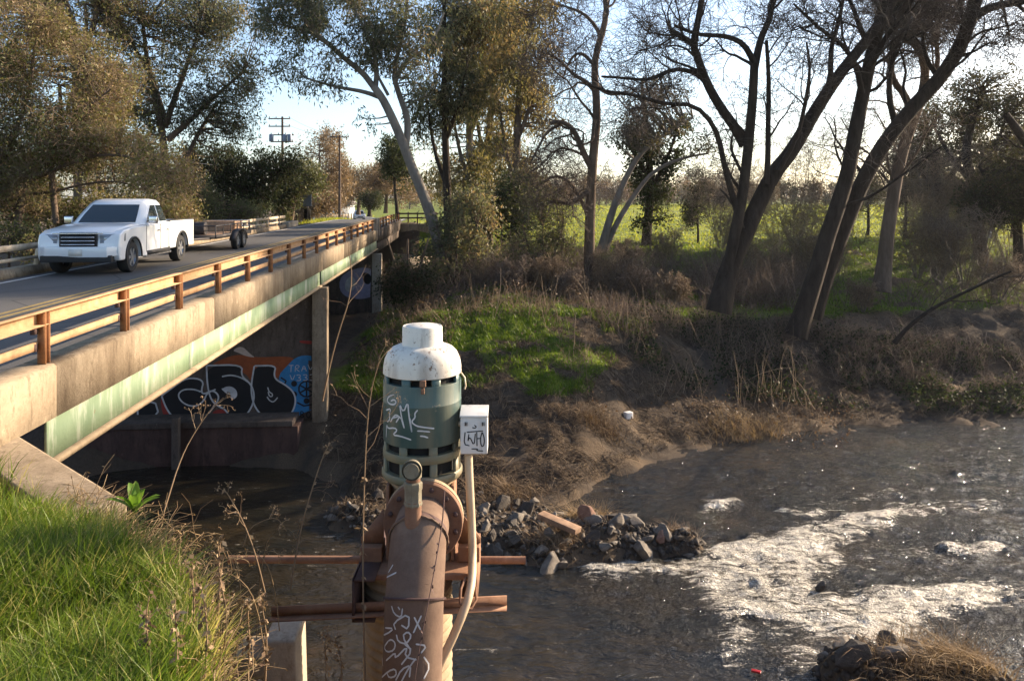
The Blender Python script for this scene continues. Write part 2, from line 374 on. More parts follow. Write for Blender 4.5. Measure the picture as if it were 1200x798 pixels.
# ------------------------------------------------------------------ terrain
COLS = [
 (-260, [(-60,5.5),(8,5.0),(9.5,3),(11,-.4),(13,-1),(18,-1),(20,0),(21,.5),(23,2.2),(26,4.2),(40,4.4),(60,4.3),(120,4.0),(420,3.6),(3000,3.6)]),
 (-14,  [(-60,5.8),(8,5.0),(9.5,3),(11,-.4),(13,-1),(19,-1),(22,0),(23,.6),(25,2.4),(28,4.4),(40,4.4),(60,4.3),(120,4.0),(420,3.6),(3000,3.6)]),
 (-9.5, [(-60,6.2),(8.1,5.2),(8.6,3),(9.4,-.4),(13,-1),(22,-1),(24.0,0),(25,1.0),(28,1.6),(34,1.8),(50,1.6),(58,2.5),(120,4.0),(420,3.6),(3000,3.6)]),
 (-6.5, [(-60,6.5),(8.0,5.5),(8.5,3),(9.2,-.4),(12,-1),(21,-1),(23.6,0),(24.6,.9),(27,1.6),(34,1.9),(50,1.7),(58,3.0),(120,4.0),(420,3.6),(3000,3.6)]),
 (-4.8, [(-60,6.5),(7.5,5.6),(8.1,3),(8.6,-.4),(11,-1),(20,-1),(22.2,0),(23.5,.6),(25.5,1.5),(31,2.6),(44,2.4),(58,3.6),(120,4.0),(420,3.9),(3000,3.9)]),
 (-3.2, [(-60,6.5),(6.15,5.55),(6.6,3.2),(7.4,-.4),(10,-1),(18,-1),(20.3,0),(22.3,.55),(25,1.7),(31,3.3),(44,3.3),(56,4.2),(120,4.3),(420,4.9),(3000,4.9)]),
 (-2.05, [(-60,6.5),(5.1,5.5),(5.55,4.0),(6.5,-.3),(10.5,-1),(17,-1),(19.4,0),(22.5,.6),(25,1.9),(31,3.5),(44,3.6),(54,4.4),(120,4.6),(420,5.1),(3000,5.1)]),
 (-1.5, [(-60,6.5),(4.0,5.55),(4.8,3.9),(6.2,-.3),(10.5,-1),(17,-1),(19.2,0),(22.7,.6),(25,1.9),(31,3.5),(44,3.7),(54,4.4),(120,4.6),(420,5.1),(3000,5.1)]),
 (-1.1,  [(-60,6.5),(2.8,5.7),(4.1,3.6),(6.0,-.3),(10.5,-1),(17,-1),(19.2,0),(22.8,.6),(25.2,2.0),(31,3.6),(45,3.8),(54,4.5),(120,4.6),(420,5.1),(3000,5.1)]),
 (1.0,  [(-60,6.5),(1.8,6.0),(3.6,3.2),(6.8,-.3),(10.5,-1),(18,-1),(20.3,0),(23.0,.6),(25.6,1.9),(31,3.6),(45,3.9),(53,4.5),(120,4.6),(420,5.2),(3000,5.2)]),
 (2.2,  [(-60,6.5),(1.6,6.0),(4.1,3.1),(8.8,-.3),(11,-1),(19,-.9),(22.1,0),(23.8,.6),(26.4,1.9),(31,3.5),(45,3.9),(53,4.5),(120,4.6),(420,5.2),(3000,5.2)]),
 (4.2,  [(-60,6.5),(1.8,6.0),(4.5,3),(10,-.3),(12,-.9),(21,-.8),(24.5,0),(27,.75),(28.8,1.9),(31.5,3.2),(43,3.5),(52,4.5),(120,4.6),(420,5.2),(3000,5.2)]),
 (7.3,  [(-60,6.5),(2.2,6.0),(5.2,3),(11,-.3),(13,-.8),(22,-.8),(26.3,0),(29.3,.85),(31,2.1),(32.6,2.8),(43,3.4),(52,4.5),(120,4.6),(420,5.2),(3000,5.2)]),
 (13.8, [(-60,6.5),(3,6.0),(6,3),(11.5,-.3),(13,-.8),(24,-.8),(28.1,0),(31,.85),(33,2.0),(35,2.8),(44,3.5),(53,4.5),(120,4.6),(420,5.2),(3000,5.2)]),
 (18.7, [(-60,6.5),(3.5,6.0),(6.5,3),(12,-.3),(14,-.8),(25,-.8),(29,0),(32.5,.9),(34,2.0),(36,2.8),(46,3.5),(55,4.5),(120,4.6),(420,5.2),(3000,5.2)]),
 (40,   [(-60,6.5),(5,6.0),(8,3),(13,-.3),(16,-.9),(28,-.9),(32,0),(35,.9),(37,2.2),(39,3.2),(50,3.8),(58,4.6),(120,4.6),(420,5.2),(3000,5.2)]),
 (300,  [(-60,6.5),(18,6.0),(22,3),(28,-.3),(32,-.9),(52,-.9),(58,0),(62,.9),(65,2.2),(68,3.4),(80,4),(90,4.6),(140,4.6),(420,5.2),(3000,5.2)]),
]
CXS = np.array([c[0] for c in COLS], float)
CK = np.array([c[1] for c in COLS], float)          # (ncol, nk, 2)
BARS = [([on_z(430,590,.3), on_z(520,612,.3), on_z(600,607,.4), on_z(680,612,.4), on_z(760,622,.3), on_z(812,634,.2)], [1.2,1.5,1.7,1.45,.85,.35], .30),
        ([on_z(985,782,.2), on_z(1060,772,.3), on_z(1150,792,.2)], [.45,.8,.6], .38)]
def road_x(y):
    y = np.asarray(y, float); t = np.maximum(y - 61.3, 0)
    return -7.5 * V[0] + (y) * math.tan(R(-3.99)) - .00139 * np.minimum(t, 110) ** 2 - np.maximum(t - 110, 0) * .306
def road_z(y):
    return 6.05 - 2.0 * sstep(63, 135, y)
def knots_at(x):
    x = np.asarray(x, float)
    return np.stack([[np.interp(x, CXS, CK[:, k, j]) for j in (0, 1)] for k in range(CK.shape[1])])   # nk,2,N
def ground(x, y, noise=True):
    x = np.asarray(x, float).ravel(); y = np.asarray(y, float).ravel()
    K = knots_at(x); z = np.full(x.shape, K[0, 1])
    for k in range(K.shape[0] - 1):
        y0, z0, y1, z1 = K[k, 0], K[k, 1], K[k + 1, 0], K[k + 1, 1]
        t = np.clip((y - y0) / (y1 - y0), 0, 1)
        z = np.where(y >= y0, z0 + (z1 - z0) * t, z)
    for poly, w, h in BARS:
        best = np.full(x.shape, -9.)
        for a, b, wa, wb in zip(poly[:-1], poly[1:], w[:-1], w[1:]):
            ab = (b - a)[:2]; t = np.clip(((x - a[0]) * ab[0] + (y - a[1]) * ab[1]) / (ab @ ab), 0, 1)
            d = np.hypot(x - a[0] - t * ab[0], y - a[1] - t * ab[1]); ww = wa + (wb - wa) * t
            best = np.maximum(best, h - (h + .45) * (d / (ww * 1.25)) ** 2)
        z = np.maximum(z, np.maximum(best, -1))
    if noise:
        near = sstep(2, 14, y)
        z = z + (fbm(x * .55, y * .55, 4) - .5) * (.12 + .5 * near) * np.where(y > 60, .8, 1) * np.where(z < -.5, .2, 1)
        z = z + (fbm(x * 2.3 + 40, y * 2.3, 4) - .5) * .30 * near * sstep(70, 40, y)
    # embankment that carries the road beyond the bridge
    s = x * U[0] + y * U[1]
    d = np.abs(x - road_x(y)); e = road_z(y) - np.maximum(d - 4.3, 0) * .42 - .06
    z = np.where(s > 60.4, np.maximum(z, e), z)
    e2 = 6.0 - np.maximum(np.abs(x - road_x(y)) - 3.0, 0) * .35
    z = np.where(s < 7.6, np.where(d < 3.25, 5.99, z), z)
    z = np.where((s > 60.4) & (d < 4.2), np.minimum(z, road_z(y) - .05), z)
    return z
def gz(x, y): return float(ground([x], [y])[0])

def axis(lo, hi, step, outlo, outhi, gr=1.09):
    a = list(np.arange(lo, hi, step)); s = step; x = lo; pre = []
    while x > outlo: s *= gr; x -= s; pre.append(x)
    s = step; x = a[-1]; post = []
    while x < outhi: s *= gr; x += s; post.append(x)
    return np.array(pre[::-1] + a + post)
GX = axis(-12, 22, .17, -1500, 1500); GY = axis(2, 36, .17, -60, 2900, 1.06)
XX, YY = np.meshgrid(GX, GY, indexing='ij')
ZZ = ground(XX, YY).reshape(XX.shape)
def cover(x, y, z):
    """0 mud .. .5 dry litter .. 1 green"""
    K = knots_at(x); edge, shore, flat, ts, te, fs = K[1, 0], K[6, 0], K[7, 0], K[9, 0], K[10, 0], K[11, 0]
    n = fbm(x * .35 + 7, y * .35, 4); n2 = fbm(x * 1.1, y * 1.1 + 30, 3)
    c = .18 + .25 * sstep(.4, .65, n2)                                   # damp mud and litter
    up = sstep(-1.0, 2.5, y - flat)
    left = sstep(7, 3, x) * sstep(-8, -5.5, x)
    nb = fbm(x * .22 + 3, y * .75 + x * .12, 4); up = np.where(x < 5, sstep(1.2, 3.2, y - flat), up)
    grn = up * (left * np.maximum(sstep(.43, .53, nb), .55 * sstep(.45, .6, n)) + (1 - left) * sstep(ts - 1.2, ts + 1.5, y) * sstep(.26, .42, n) * .95)
    c = c + (1 - c) * np.clip(grn, 0, 1)
    c = np.where(y > fs - 4, np.maximum(c, sstep(-4, 3, y - fs) * (.75 + .35 * n)), c)
    c = np.where(y < edge + .2, .8 + .3 * (n2 - .5), c)
    c = np.where((y > edge) & (y < shore - 4), .3, c)
    c = np.where((x < -7) & (y > 20) & (y < 62), .25, c)
    c = np.where((x < road_x(y) - 9) & (y > 6), .22 + .2 * n2, c)
    return np.clip(c, 0, 1)
def grid_faces(nx, ny):
    i = np.arange(nx - 1)[:, None]; j = np.arange(ny - 1)[None]
    a = i * ny + j
    return np.stack([a, a + ny, a + ny + 1, a + 1], -1).reshape(-1, 4)
def ground_mat():
    n = NT('soil_and_grass'); t = n.attr(); f = n.noise(1.7, 10, .75); k = n.noise(9, 8, .8); w = n.noise(30, 6, .8)
    mud = n.ramp(k, [(.3, (.04, .032, .027)), (.7, (.10, .08, .062))])
    dry = n.ramp(w, [(.3, (.06, .043, .03)), (.7, (.19, .14, .092))])
    grn = n.ramp(k, [(.3, (.07, .10, .02)), (.7, (.20, .23, .035))])
    tt = n.math('ADD', t, n.math('MULTIPLY', n.math('SUBTRACT', f, .5), .45))
    c = n.mix(n.ramp(tt, [(.15, g(0)), (.42, g(1))]), mud, dry)
    c = n.mix(n.ramp(tt, [(.55, g(0)), (.85, g(1))]), c, grn)
    n.base(c); n.set(.95, 0, .12); n.bump(n.noise(14, 10, .8), .9, .06); return n.m
cv = cover(XX.ravel(), YY.ravel(), ZZ.ravel())
terrain = MB().add(np.stack([XX, YY, ZZ], -1).reshape(-1, 3), grid_faces(*XX.shape), tint=cv).build('terrain', ground_mat(), smooth=180)
tag(terrain, 'earth river banks and grassland on both sides of the creek', 'ground', kind='structure')

# ------------------------------------------------------------------ water
def w_noise(x, y): return fbm(x, y, 3) - .5
wx = np.concatenate([np.arange(-60, -14, .8), np.arange(-14, 22, .085), np.arange(22, 120, .9)]); wy = np.concatenate([np.arange(6, 11.5, .4), np.arange(11.5, 32, .085), np.arange(32, 60, .8)])
WX, WY = np.meshgrid(wx, wy, indexing='ij')
FOAM = [  # (px polyline, half widths m, strength)
 ([(1050,604),(1000,612),(955,630),(905,642),(872,655)], [.30,.45,.55,.6,.6], .85),
 ([(872,652),(876,676),(890,694),(915,706)], [.6,.85,.85,.65], 1.55),
 ([(940,650),(905,665),(890,684)], [.6,.8,.8], 1.2),
 ([(905,702),(955,720),(1010,722),(1075,706),(1150,694)], [.6,.75,.65,.45,.25], 1.25),
 ([(965,735),(1000,738),(1040,730)], [.5,.5,.35], .8),
 ([(692,668),(740,662),(790,664),(835,672),(880,690)], [.3,.4,.45,.45,.5], .72),
 ([(820,655),(850,640),(880,628)], [.3,.35,.3], .55),
 ([(836,592),(854,590)], [.2,.2], .95), ([(1115,640),(1150,645),(1180,643)], [.22,.3,.2], .95),
 ([(850,720),(862,745),(858,775)], [.18,.25,.2], .5),
 ([(1050,600),(1095,592),(1150,590)], [.5,.5,.4], .42), ([(930,600),(985,588),(1040,575)], [.4,.4,.3], .36), ([(1150,694),(1190,690),(1230,700)], [.5,.5,.5], .45), ([(1010,655),(1060,650),(1110,655)], [.5,.6,.5], .26), ([(900,735),(930,760),(935,790)], [.4,.4,.4], .4),
]
foam = np.zeros(WX.size); fx = WX.ravel(); fy = WY.ravel()
warp = (fbm(fx * .9, fy * .9, 3) - .5) * .8; warp2 = (fbm(fx * .9 + 50, fy * .9, 3) - .5) * .8
for pl, w, st in FOAM:
    P = [on_z(a, b, 0) for a, b in pl]
    for a, b, wa, wb in zip(P[:-1], P[1:], w[:-1], w[1:]):
        ab = (b - a)[:2]; t = np.clip(((fx + warp - a[0]) * ab[0] + (fy + warp2 - a[1]) * ab[1]) / (ab @ ab), 0, 1)
        d = np.hypot(fx + warp - a[0] - t * ab[0], fy + warp2 - a[1] - t * ab[1]) / (wa + (wb - wa) * t)
        foam = np.maximum(foam, st * np.clip(1.25 - d * .72, 0, 1.0))
rough = np.clip(sum(np.exp(-((fx - c[0]) ** 2 + (fy - c[1]) ** 2) / r ** 2) for c, r in ((on_z(940, 660, 0), 3.2), (on_z(1100, 640, 0), 4.0), (on_z(800, 665, 0), 2.0), (on_z(1150, 550, 0), 7.0))), 0, 1)
foam = np.minimum(foam, .76 + .55 * (fbm(fx * 1.2 + fy * .4, fy * 1.9, 3) - .5)); rap = np.clip(foam, 0, 1)
wz = w_noise(fx * .55, fy * .9) * .12 + w_noise(fx * 1.6 + 9, fy * 2.4) * .07 * (.5 + rough) + w_noise(fx * 4.5, fy * 4.5 + 9) * .09 * (.35 + rough) \
     + rap ** 1.6 * .07 + rap * (.03 + .13 * (fbm(fx * .8 + fy * .3 + 3, fy * 2.0 - fx * .5, 3) - .4)) + rap * (fbm(fx * 2.4 + fy, fy * 5 - fx * 1.6, 3) - .5) * .045
calm = sstep(-1, -4, fx) ; wz *= (1 - .8 * calm)
def water_mat():
    n = NT('dark_river_water'); t = n.attr()
    f = n.noise(8, 9, .75, vec=n.map((.5, 1.3, 1), rot=(0, 0, R(-22))), dist=.9); k = n.noise(.45, 5, .6, stretch=(1, 1.6, 1)); h = n.noise(34, 5, .7)
    st = n.noise(3.2, 7, .72, vec=n.map((.36, 1.2, 1), rot=(0, 0, R(-22))), dist=1.2)
    fo = n.math('ADD', t, n.math('MULTIPLY', n.math('SUBTRACT', f, .5), 1.5))
    fo = n.math('ADD', fo, n.math('MULTIPLY', n.math('SUBTRACT', st, .5), 2.6))
    fo = n.math('ADD', fo, n.math('MULTIPLY', n.math('SUBTRACT', h, .5), .9))
    fac = n.ramp(fo, [(.40, g(0)), (.60, g(.30)), (1.0, g(1))])
    col = n.ramp(k, [(.38, (.014, .014, .011)), (.62, (.036, .027, .015)), (.75, (.07, .042, .018))])
    n.base(n.mix(fac, col, n.ramp(f, [(.25, (.50, .43, .33)), (.45, (.74, .68, .57)), (.65, (.86, .82, .74))])))
    n.set(n.math('ADD', .03, n.math('MULTIPLY', fac, .6)), 0, .5); n.b.inputs['IOR'].default_value = 1.55
    b = n.bump(n.math('MULTIPLY', n.noise(2.2, 4, .6, stretch=(1, 2.2, 1), dist=.8), n.math('ADD', .16, n.attr('chop'))), 1.0, .34)
    b = n.bump(n.math('MULTIPLY', n.noise(7, 4, .65, stretch=(1, 1.5, 1), dist=.5), n.math('ADD', .08, n.attr('chop'))), 1.0, .11, b)
    hf = n.math('MULTIPLY', n.noise(17, 3, .6, stretch=(1, 1.2, 1), dist=.6), n.attr('chop'))
    b = n.bump(hf, 1.0, .10, b)
    n.bump(f, .5, .016, b); return n.m
water = MB().add(np.c_[fx, fy, wz], grid_faces(*WX.shape), tint=foam).build('river', water_mat(), smooth=180)
ch_ = water.data.attributes.new('chop', 'FLOAT', 'POINT'); ch_.data.foreach_set('value', (.03 + .97 * rough).astype(np.float32))
tag(water, 'dark creek water breaking into white foam over rocks', 'water', kind='structure')

# ------------------------------------------------------------------ road
def strip(name, l0, l1, dz, mat, ys, label, gap=None):
    vs = []; qs = []
    for y in ys:
        c = np.array([road_x(y), y]); e = .5; t = np.array([float(road_x(y + e) - road_x(y - e)), 2 * e]); t /= np.linalg.norm(t); nn = np.array([t[1], -t[0]])
        for l in (l0, l1):
            p = c + nn * l; vs.append([p[0], p[1], float(road_z(y)) + dz])
    m = len(ys)
    for i in range(m - 1):
        if gap and (i % gap[0]) >= gap[1]: continue
        qs.append([2 * i, 2 * i + 1, 2 * i + 3, 2 * i + 2])
    return tag(MB().add(vs, qs).build(name, mat), label, None, kind='structure')
YS = np.concatenate([np.arange(-40, 60, 2.0), np.arange(60, 330, 3.0)])
strip('road', -3.15, 3.15, 0, M['asphalt'], YS, 'two lane asphalt road crossing the bridge')
strip('road_centre_line', -.16, -.06, .005, M['yellow'], YS, 'double yellow line along the road'); strip('road_centre_line', .06, .16, .005, M['yellow'], YS, 'double yellow line along the road')
strip('road_edge_line', 2.75, 2.86, .005, M['whitepaint'], YS, 'worn white edge line of the road'); strip('road_edge_line', -2.86, -2.75, .005, M['whitepaint'], YS, 'worn white edge line of the road')

# ------------------------------------------------------------------ bridge
S0, S1 = -6.0, 61.0
bridge = thing('road_bridge', 'long low concrete road bridge on green painted steel girders with graffiti under it', 'bridge', br(8.6, -7.5, 0))
def beam_poly(poly, s0, s1, name, mat, parent=bridge, bevel=0, n=1, **k):
    """poly in (l,z) swept along the bridge"""
    poly = np.array(poly, float); ss = np.linspace(s0, s1, n + 1); m = len(poly); b = MB()
    v = np.array([br(s, l, z) for s in ss for l, z in poly])
    q = [[i * m + j, i * m + (j + 1) % m, (i + 1) * m + (j + 1) % m, (i + 1) * m + j] for i in range(n) for j in range(m)]
    b.add(v, q, [list(range(m))[::-1]], [[n * m + j for j in range(m)]])
    return b.build(name, mat, parent, bevel=bevel, **k)
SP = [8.7, 25.5, 43.0, 60.5]
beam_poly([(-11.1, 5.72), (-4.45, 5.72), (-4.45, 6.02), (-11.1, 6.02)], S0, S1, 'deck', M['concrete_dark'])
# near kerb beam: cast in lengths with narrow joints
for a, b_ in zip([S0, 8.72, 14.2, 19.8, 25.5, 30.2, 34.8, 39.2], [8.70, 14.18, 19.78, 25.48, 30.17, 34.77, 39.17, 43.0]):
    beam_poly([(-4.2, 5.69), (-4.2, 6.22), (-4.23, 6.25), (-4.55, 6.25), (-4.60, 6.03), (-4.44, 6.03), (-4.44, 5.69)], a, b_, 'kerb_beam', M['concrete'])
beam_poly([(-4.2, 5.55), (-4.2, 6.22), (-4.23, 6.25), (-4.55, 6.25), (-4.60, 6.03), (-4.44, 6.03), (-4.44, 5.55)], 43.05, S1, 'kerb_beam', M['concrete_dark'])  # last span lies in shade, painted in by the darker concrete
beam_poly([(-11.1, 5.77), (-11.1, 6.25), (-10.75, 6.25), (-10.70, 6.03), (-10.9, 6.03), (-10.9, 5.77)], S0, 51.5, 'kerb_beam', M['concrete'])
# green outer girders (web with two flanges) and inner ones
for a, b_ in ((8.62, 25.2), (25.5, 43.0)):
    gd = beam_poly([(-4.255, 5.25), (-4.255, 5.688), (-4.285, 5.688), (-4.285, 5.25)], a, b_, 'girder', M['green'])
    beam_poly([(-4.17, 5.20), (-4.17, 5.25), (-4.43, 5.25), (-4.43, 5.20)], a, b_, 'bottom_flange', M['casing'], gd)
for l in (-5.9, -7.5, -9.1, -10.9):
    beam_poly([(l + .015, 5.27), (l + .015, 5.718), (l - .015, 5.718), (l - .015, 5.27)], 8.62, 43.0, 'girder', M['band'])
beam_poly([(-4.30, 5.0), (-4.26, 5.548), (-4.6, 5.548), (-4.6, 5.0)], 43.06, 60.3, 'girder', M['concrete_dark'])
def slab(name, s0, s1, l0, l1, z0, z1, mat, parent=bridge, bevel=.02):
    p = [br(s0, l0, z0), br(s1, l0, z0), br(s1, l1, z0), br(s0, l1, z0), br(s0, l0, z1), br(s1, l0, z1), br(s1, l1, z1), br(s0, l1, z1)]
    return MB().hexa(p).build(name, mat, parent, bevel=bevel)
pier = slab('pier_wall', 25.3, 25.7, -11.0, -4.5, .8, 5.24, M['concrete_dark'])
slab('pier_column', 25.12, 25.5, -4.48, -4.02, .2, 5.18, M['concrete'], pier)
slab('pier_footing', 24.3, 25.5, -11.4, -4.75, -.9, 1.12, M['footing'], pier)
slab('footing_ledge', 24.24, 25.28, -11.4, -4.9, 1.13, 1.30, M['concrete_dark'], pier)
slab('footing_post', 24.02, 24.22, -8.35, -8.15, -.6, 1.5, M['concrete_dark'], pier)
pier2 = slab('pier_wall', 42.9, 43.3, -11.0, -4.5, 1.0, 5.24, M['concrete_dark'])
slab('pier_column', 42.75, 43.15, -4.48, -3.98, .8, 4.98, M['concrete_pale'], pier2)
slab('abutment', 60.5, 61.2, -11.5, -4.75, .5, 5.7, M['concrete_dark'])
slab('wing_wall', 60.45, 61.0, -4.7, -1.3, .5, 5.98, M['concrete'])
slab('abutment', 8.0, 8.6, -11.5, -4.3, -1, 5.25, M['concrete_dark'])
# pale slope paving below the far wing wall
ps = MB(); A = [br(60.4, -4.6, 4.2), br(60.4, -1.5, 4.3), br(57.0, -.9, 2.2), br(56.5, -4.9, 1.7)]
ps.hexa([A[3] + [0, 0, -.4], A[2] + [0, 0, -.4], A[1] + [0, 0, -.4], A[0] + [0, 0, -.4], A[3], A[2], A[1], A[0]]).build('slope_paving', M['concrete_pale'], bridge)
# near wing wall, flared toward the camera
wa = np.array([-4.80, 7.72]); wb = np.array([-2.95, 6.11]); wd = (wb - wa) / np.linalg.norm(wb - wa); wn = np.array([-wd[1], wd[0]]); wn = wn if wn[0] < 0 else -wn
p = []
for z0, z1 in ((-1.0, -1.0), (5.70, 5.66)):
    for q, zz in ((wa, z0), (wb, z1), (wb + wn * .46, z1), (wa + wn * .46 - wd * .4, z0)):
        p.append([q[0], q[1], zz])
MB().hexa(p).build('wing_wall', M['concrete'], bridge, bevel=.025)
# ledge strip where the deck meets the bank
p = [[-7.4, 4.9, 5.3], [-4.62, 7.3, 5.3], [-4.95, 7.75, 5.3], [-7.8, 7.6, 5.3]]
# ------------------------------------------------------------------ railings
def rail_piece(s0, s1, l, z0, z1, th, mat, parent, name='top_rail', n=1):
    return beam_poly([(l - th / 2, z0), (l + th / 2, z0), (l + th / 2, z1), (l - th / 2, z1)], s0, s1, name, mat, parent)
rail = thing('bridge_railing', 'rusty steel post and two rail railing along the near edge of the bridge', 'railing', br(8.7, -4.35, 6.25))
seg = np.arange(0.5, 62, 6.15)
for a, b_ in zip(seg[:-1], seg[1:]):
    o = beam_poly([(-4.40, 6.655), (-4.29, 6.655), (-4.29, 6.665), (-4.385, 6.665), (-4.385, 6.80), (-4.275, 6.80), (-4.275, 6.815), (-4.40, 6.815)][::1], a, b_ - .012, 'top_rail', M['rail'], rail)
    beam_poly([(-4.42, 6.40), (-4.365, 6.40), (-4.365, 6.485), (-4.42, 6.485)], a, b_ - .012, 'lower_rail', M['rail'], rail)
def hpost(s, l, z0, z1, parent, mat, w=.095, d=.085, t=.014, lean=0):
    b = MB()
    def bx(sa, sb, la, lb):
        b.hexa([br(sa, la, z0), br(sb, la, z0), br(sb, lb, z0), br(sa, lb, z0)] + [br(sa + lean, la, z1), br(sb + lean, la, z1), br(sb + lean, lb, z1), br(sa + lean, lb, z1)])
    bx(s - w / 2, s - w / 2 + t, l - d / 2, l + d / 2); bx(s + w / 2 - t, s + w / 2, l - d / 2, l + d / 2); bx(s - w / 2 + t, s + w / 2 - t, l - .02, l - .006)
    return b.build('rail_post', mat, parent)
S_POST = [8.7 + 2.05 * i for i in range(-4, 26)]
for s in S_POST:
    po = hpost(s, -4.33, 6.23, 6.80, rail, M['post'])
    bb = MB()
    for z in (6.60, 6.42):
        bb = MB(); bb.hexa([br(s - .12, -4.41, z - .03), br(s - .058, -4.41, z - .03), br(s - .058, -4.36, z - .03), br(s - .12, -4.36, z - .03), br(s - .12, -4.41, z + .05), br(s - .058, -4.41, z + .05), br(s - .058, -4.36, z + .05), br(s - .12, -4.36, z + .05)])
        bb.build('rail_bracket', M['band'], po)
# taller pale end posts where the second span starts
for s in (42.4, 43.6):
    slab('end_post', s, s + .22, -4.42, -4.18, 5.9, 6.86, M['concrete_pale'], rail, .01)
frail = thing('bridge_railing', 'pale weathered railing with leaning posts along the far edge of the bridge', 'railing', br(40, -10.8, 6.25))
for a, b_, z in ((14, 24, 0), (24.02, 34, 0), (34.02, 43, 0), (43.02, 51.2, .0)):
    beam_poly([(-10.83, 6.68 + z), (-10.78, 6.68 + z), (-10.78, 6.83 + z), (-10.83, 6.83 + z)], a, b_, 'top_rail', M['whiterail'], frail)
    beam_poly([(-10.83, 6.42 + z), (-10.78, 6.42 + z), (-10.78, 6.50 + z), (-10.83, 6.50 + z)], a, b_, 'lower_rail', M['whiterail'], frail)
for i, s in enumerate(np.arange(14.6, 51, 2.3)):
    hpost(s, -10.88, 6.2, 6.8, frail, M['whiterail'], .14, .12, .02, lean=.18 if s < 40 else 0)
slab('rail_end_block', 51.3, 54.4, -11.0, -10.6, 6.0, 6.42, M['concrete_pale'], frail)
cr = thing('guard_railing', 'short dark railing on top of the far wing wall beneath the leaning eucalyptus', 'railing', br(60.7, -3, 5.98))
for z in (6.35, 6.68): MB().hexa([br(60.7, -4.6, z), br(60.76, -4.6, z), br(60.76, -1.4, z), br(60.7, -1.4, z), br(60.7, -4.6, z + .12), br(60.76, -4.6, z + .12), br(60.76, -1.4, z + .12), br(60.7, -1.4, z + .12)]).build('rail_board', M['band'], cr)
for l in np.linspace(-4.4, -1.6, 5): slab('rail_post', 60.78, 60.88, l, l + .1, 5.95, 6.85, M['band'], cr, 0)
_before = set(bpy.data.objects)
# ------------------------------------------------------------------ pump on its casing
PX, PY = -.81, 7.2
def pz(py, d=7.2): return EYE - (py - HY) / F * d
casing = MB(); prof = []
for z in np.arange(-3.0, 4.72, .017): prof.append((.385 + .018 * math.sin(z * 2 * math.pi / .085), z))
casing.lathe(prof, (PX - .13, PY, 0), 48)
casing = tag(casing.build('corrugated_casing', M['casing'], origin=(PX - .13, PY, -1), smooth=70), 'tan corrugated steel pipe standing in the creek under the pump', 'casing')
pump = thing('water_pump', 'old vertical turbine pump with white domed cap and scribbled teal motor', 'pump', (PX, PY, 4.74))
cap = MB().lathe([(.0, 6.845), (.135, 6.845), (.148, 6.835), (.172, 6.84), (.180, 6.825), (.182, 6.685), (.188, 6.672), (.225, 6.665), (.272, 6.645), (.312, 6.605), (.338, 6.55), (.350, 6.48), (.352, 6.425), (.345, 6.42), (.335, 6.43), (.0, 6.44)], (PX, PY, 0), 64, cap=False)
cap = cap.build('motor_cap', M['cap'], pump, smooth=45)
# motor shell
body = MB().lathe([(.30, 6.36), (.348, 6.36), (.350, 6.352), (.350, 6.19), (.352, 6.186), (.352, 6.18), (.350, 6.176), (.350, 5.84), (.346, 5.835)], (PX, PY, 0), 64, cap=False).build('motor_housing', M['motor'], pump, smooth=40)
MB().lathe([(.30, 5.56), (.30, 6.44)], (PX, PY, 0), 40).build('motor_core', M['black'], pump, smooth=60)
def arc_slats(z0, z1, r, n, frac, mat, name, ph=0, parent=pump):
    for i in range(n):
        b = MB(); a0 = 2 * math.pi * i / n + ph; a1 = a0 + 2 * math.pi / n * frac; A = np.linspace(a0, a1, 5)
        v = []
        for z in (z0, z1):
            for rr in (r - .025, r):
                v += [[PX + rr * math.cos(a), PY + rr * math.sin(a), z] for a in A]
        m = len(A); q = []
        for j in range(m - 1): q += [[m + j, m + j + 1, 3 * m + j + 1, 3 * m + j], [j + 1, j, 2 * m + j, 2 * m + j + 1], [2 * m + j, 3 * m + j, 3 * m + j + 1, 2 * m + j + 1]]
        q += [[0, m, 3 * m, 2 * m], [m - 1, 3 * m - 1 - m + m, 4 * m - 1, 2 * m - 1]]
        q[-1] = [2 * m - 1, m - 1, 3 * m - 1, 4 * m - 1]
        b.add(v, q); b.build(name, mat, parent)
arc_slats(6.36, 6.43, .345, 8, .30, M['motor'], 'vent_bracket', .35)
# lower vent rings
def ring(z0, z1, r, mat, name, ri=.30):
    return MB().lathe([(ri, z0), (r - .004, z0), (r, z0 + .006), (r, z1 - .006), (r - .004, z1), (ri, z1)], (PX, PY, 0), 64, cap=False).build(name, mat, pump, smooth=40)
arc_slats(5.762, 5.836, .346, 8, .28, M['motorbase'], 'vent_frame', .28)
ring(5.69, 5.762, .352, M['motorbase'], 'vent_ring')
arc_slats(5.575, 5.69, .350, 8, .24, M['motorbase'], 'vent_frame', .30)
MB().lathe([(.26, 5.47), (.345, 5.50), (.362, 5.525), (.362, 5.56), (.352, 5.575), (.30, 5.575)], (PX, PY, 0), 64, cap=False).build('motor_base', M['motorbase'], pump, smooth=40)
# lugs on the front of the cap
b = MB().box((PX + .045, PY - .365, 6.40), (.052, .05, .055)).box((PX + .045, PY - .362, 6.335), (.03, .035, .05)); b.build('cap_latch', M['rust'], pump, bevel=.006)
MB().tube([(PX + .35, PY - .03, 6.42), (PX + .385, PY - .05, 6.38), (PX + .395, PY - .06, 6.31), (PX + .385, PY - .06, 6.28)], .009, 6).build('cap_hook', M['conduit'], pump, smooth=60)
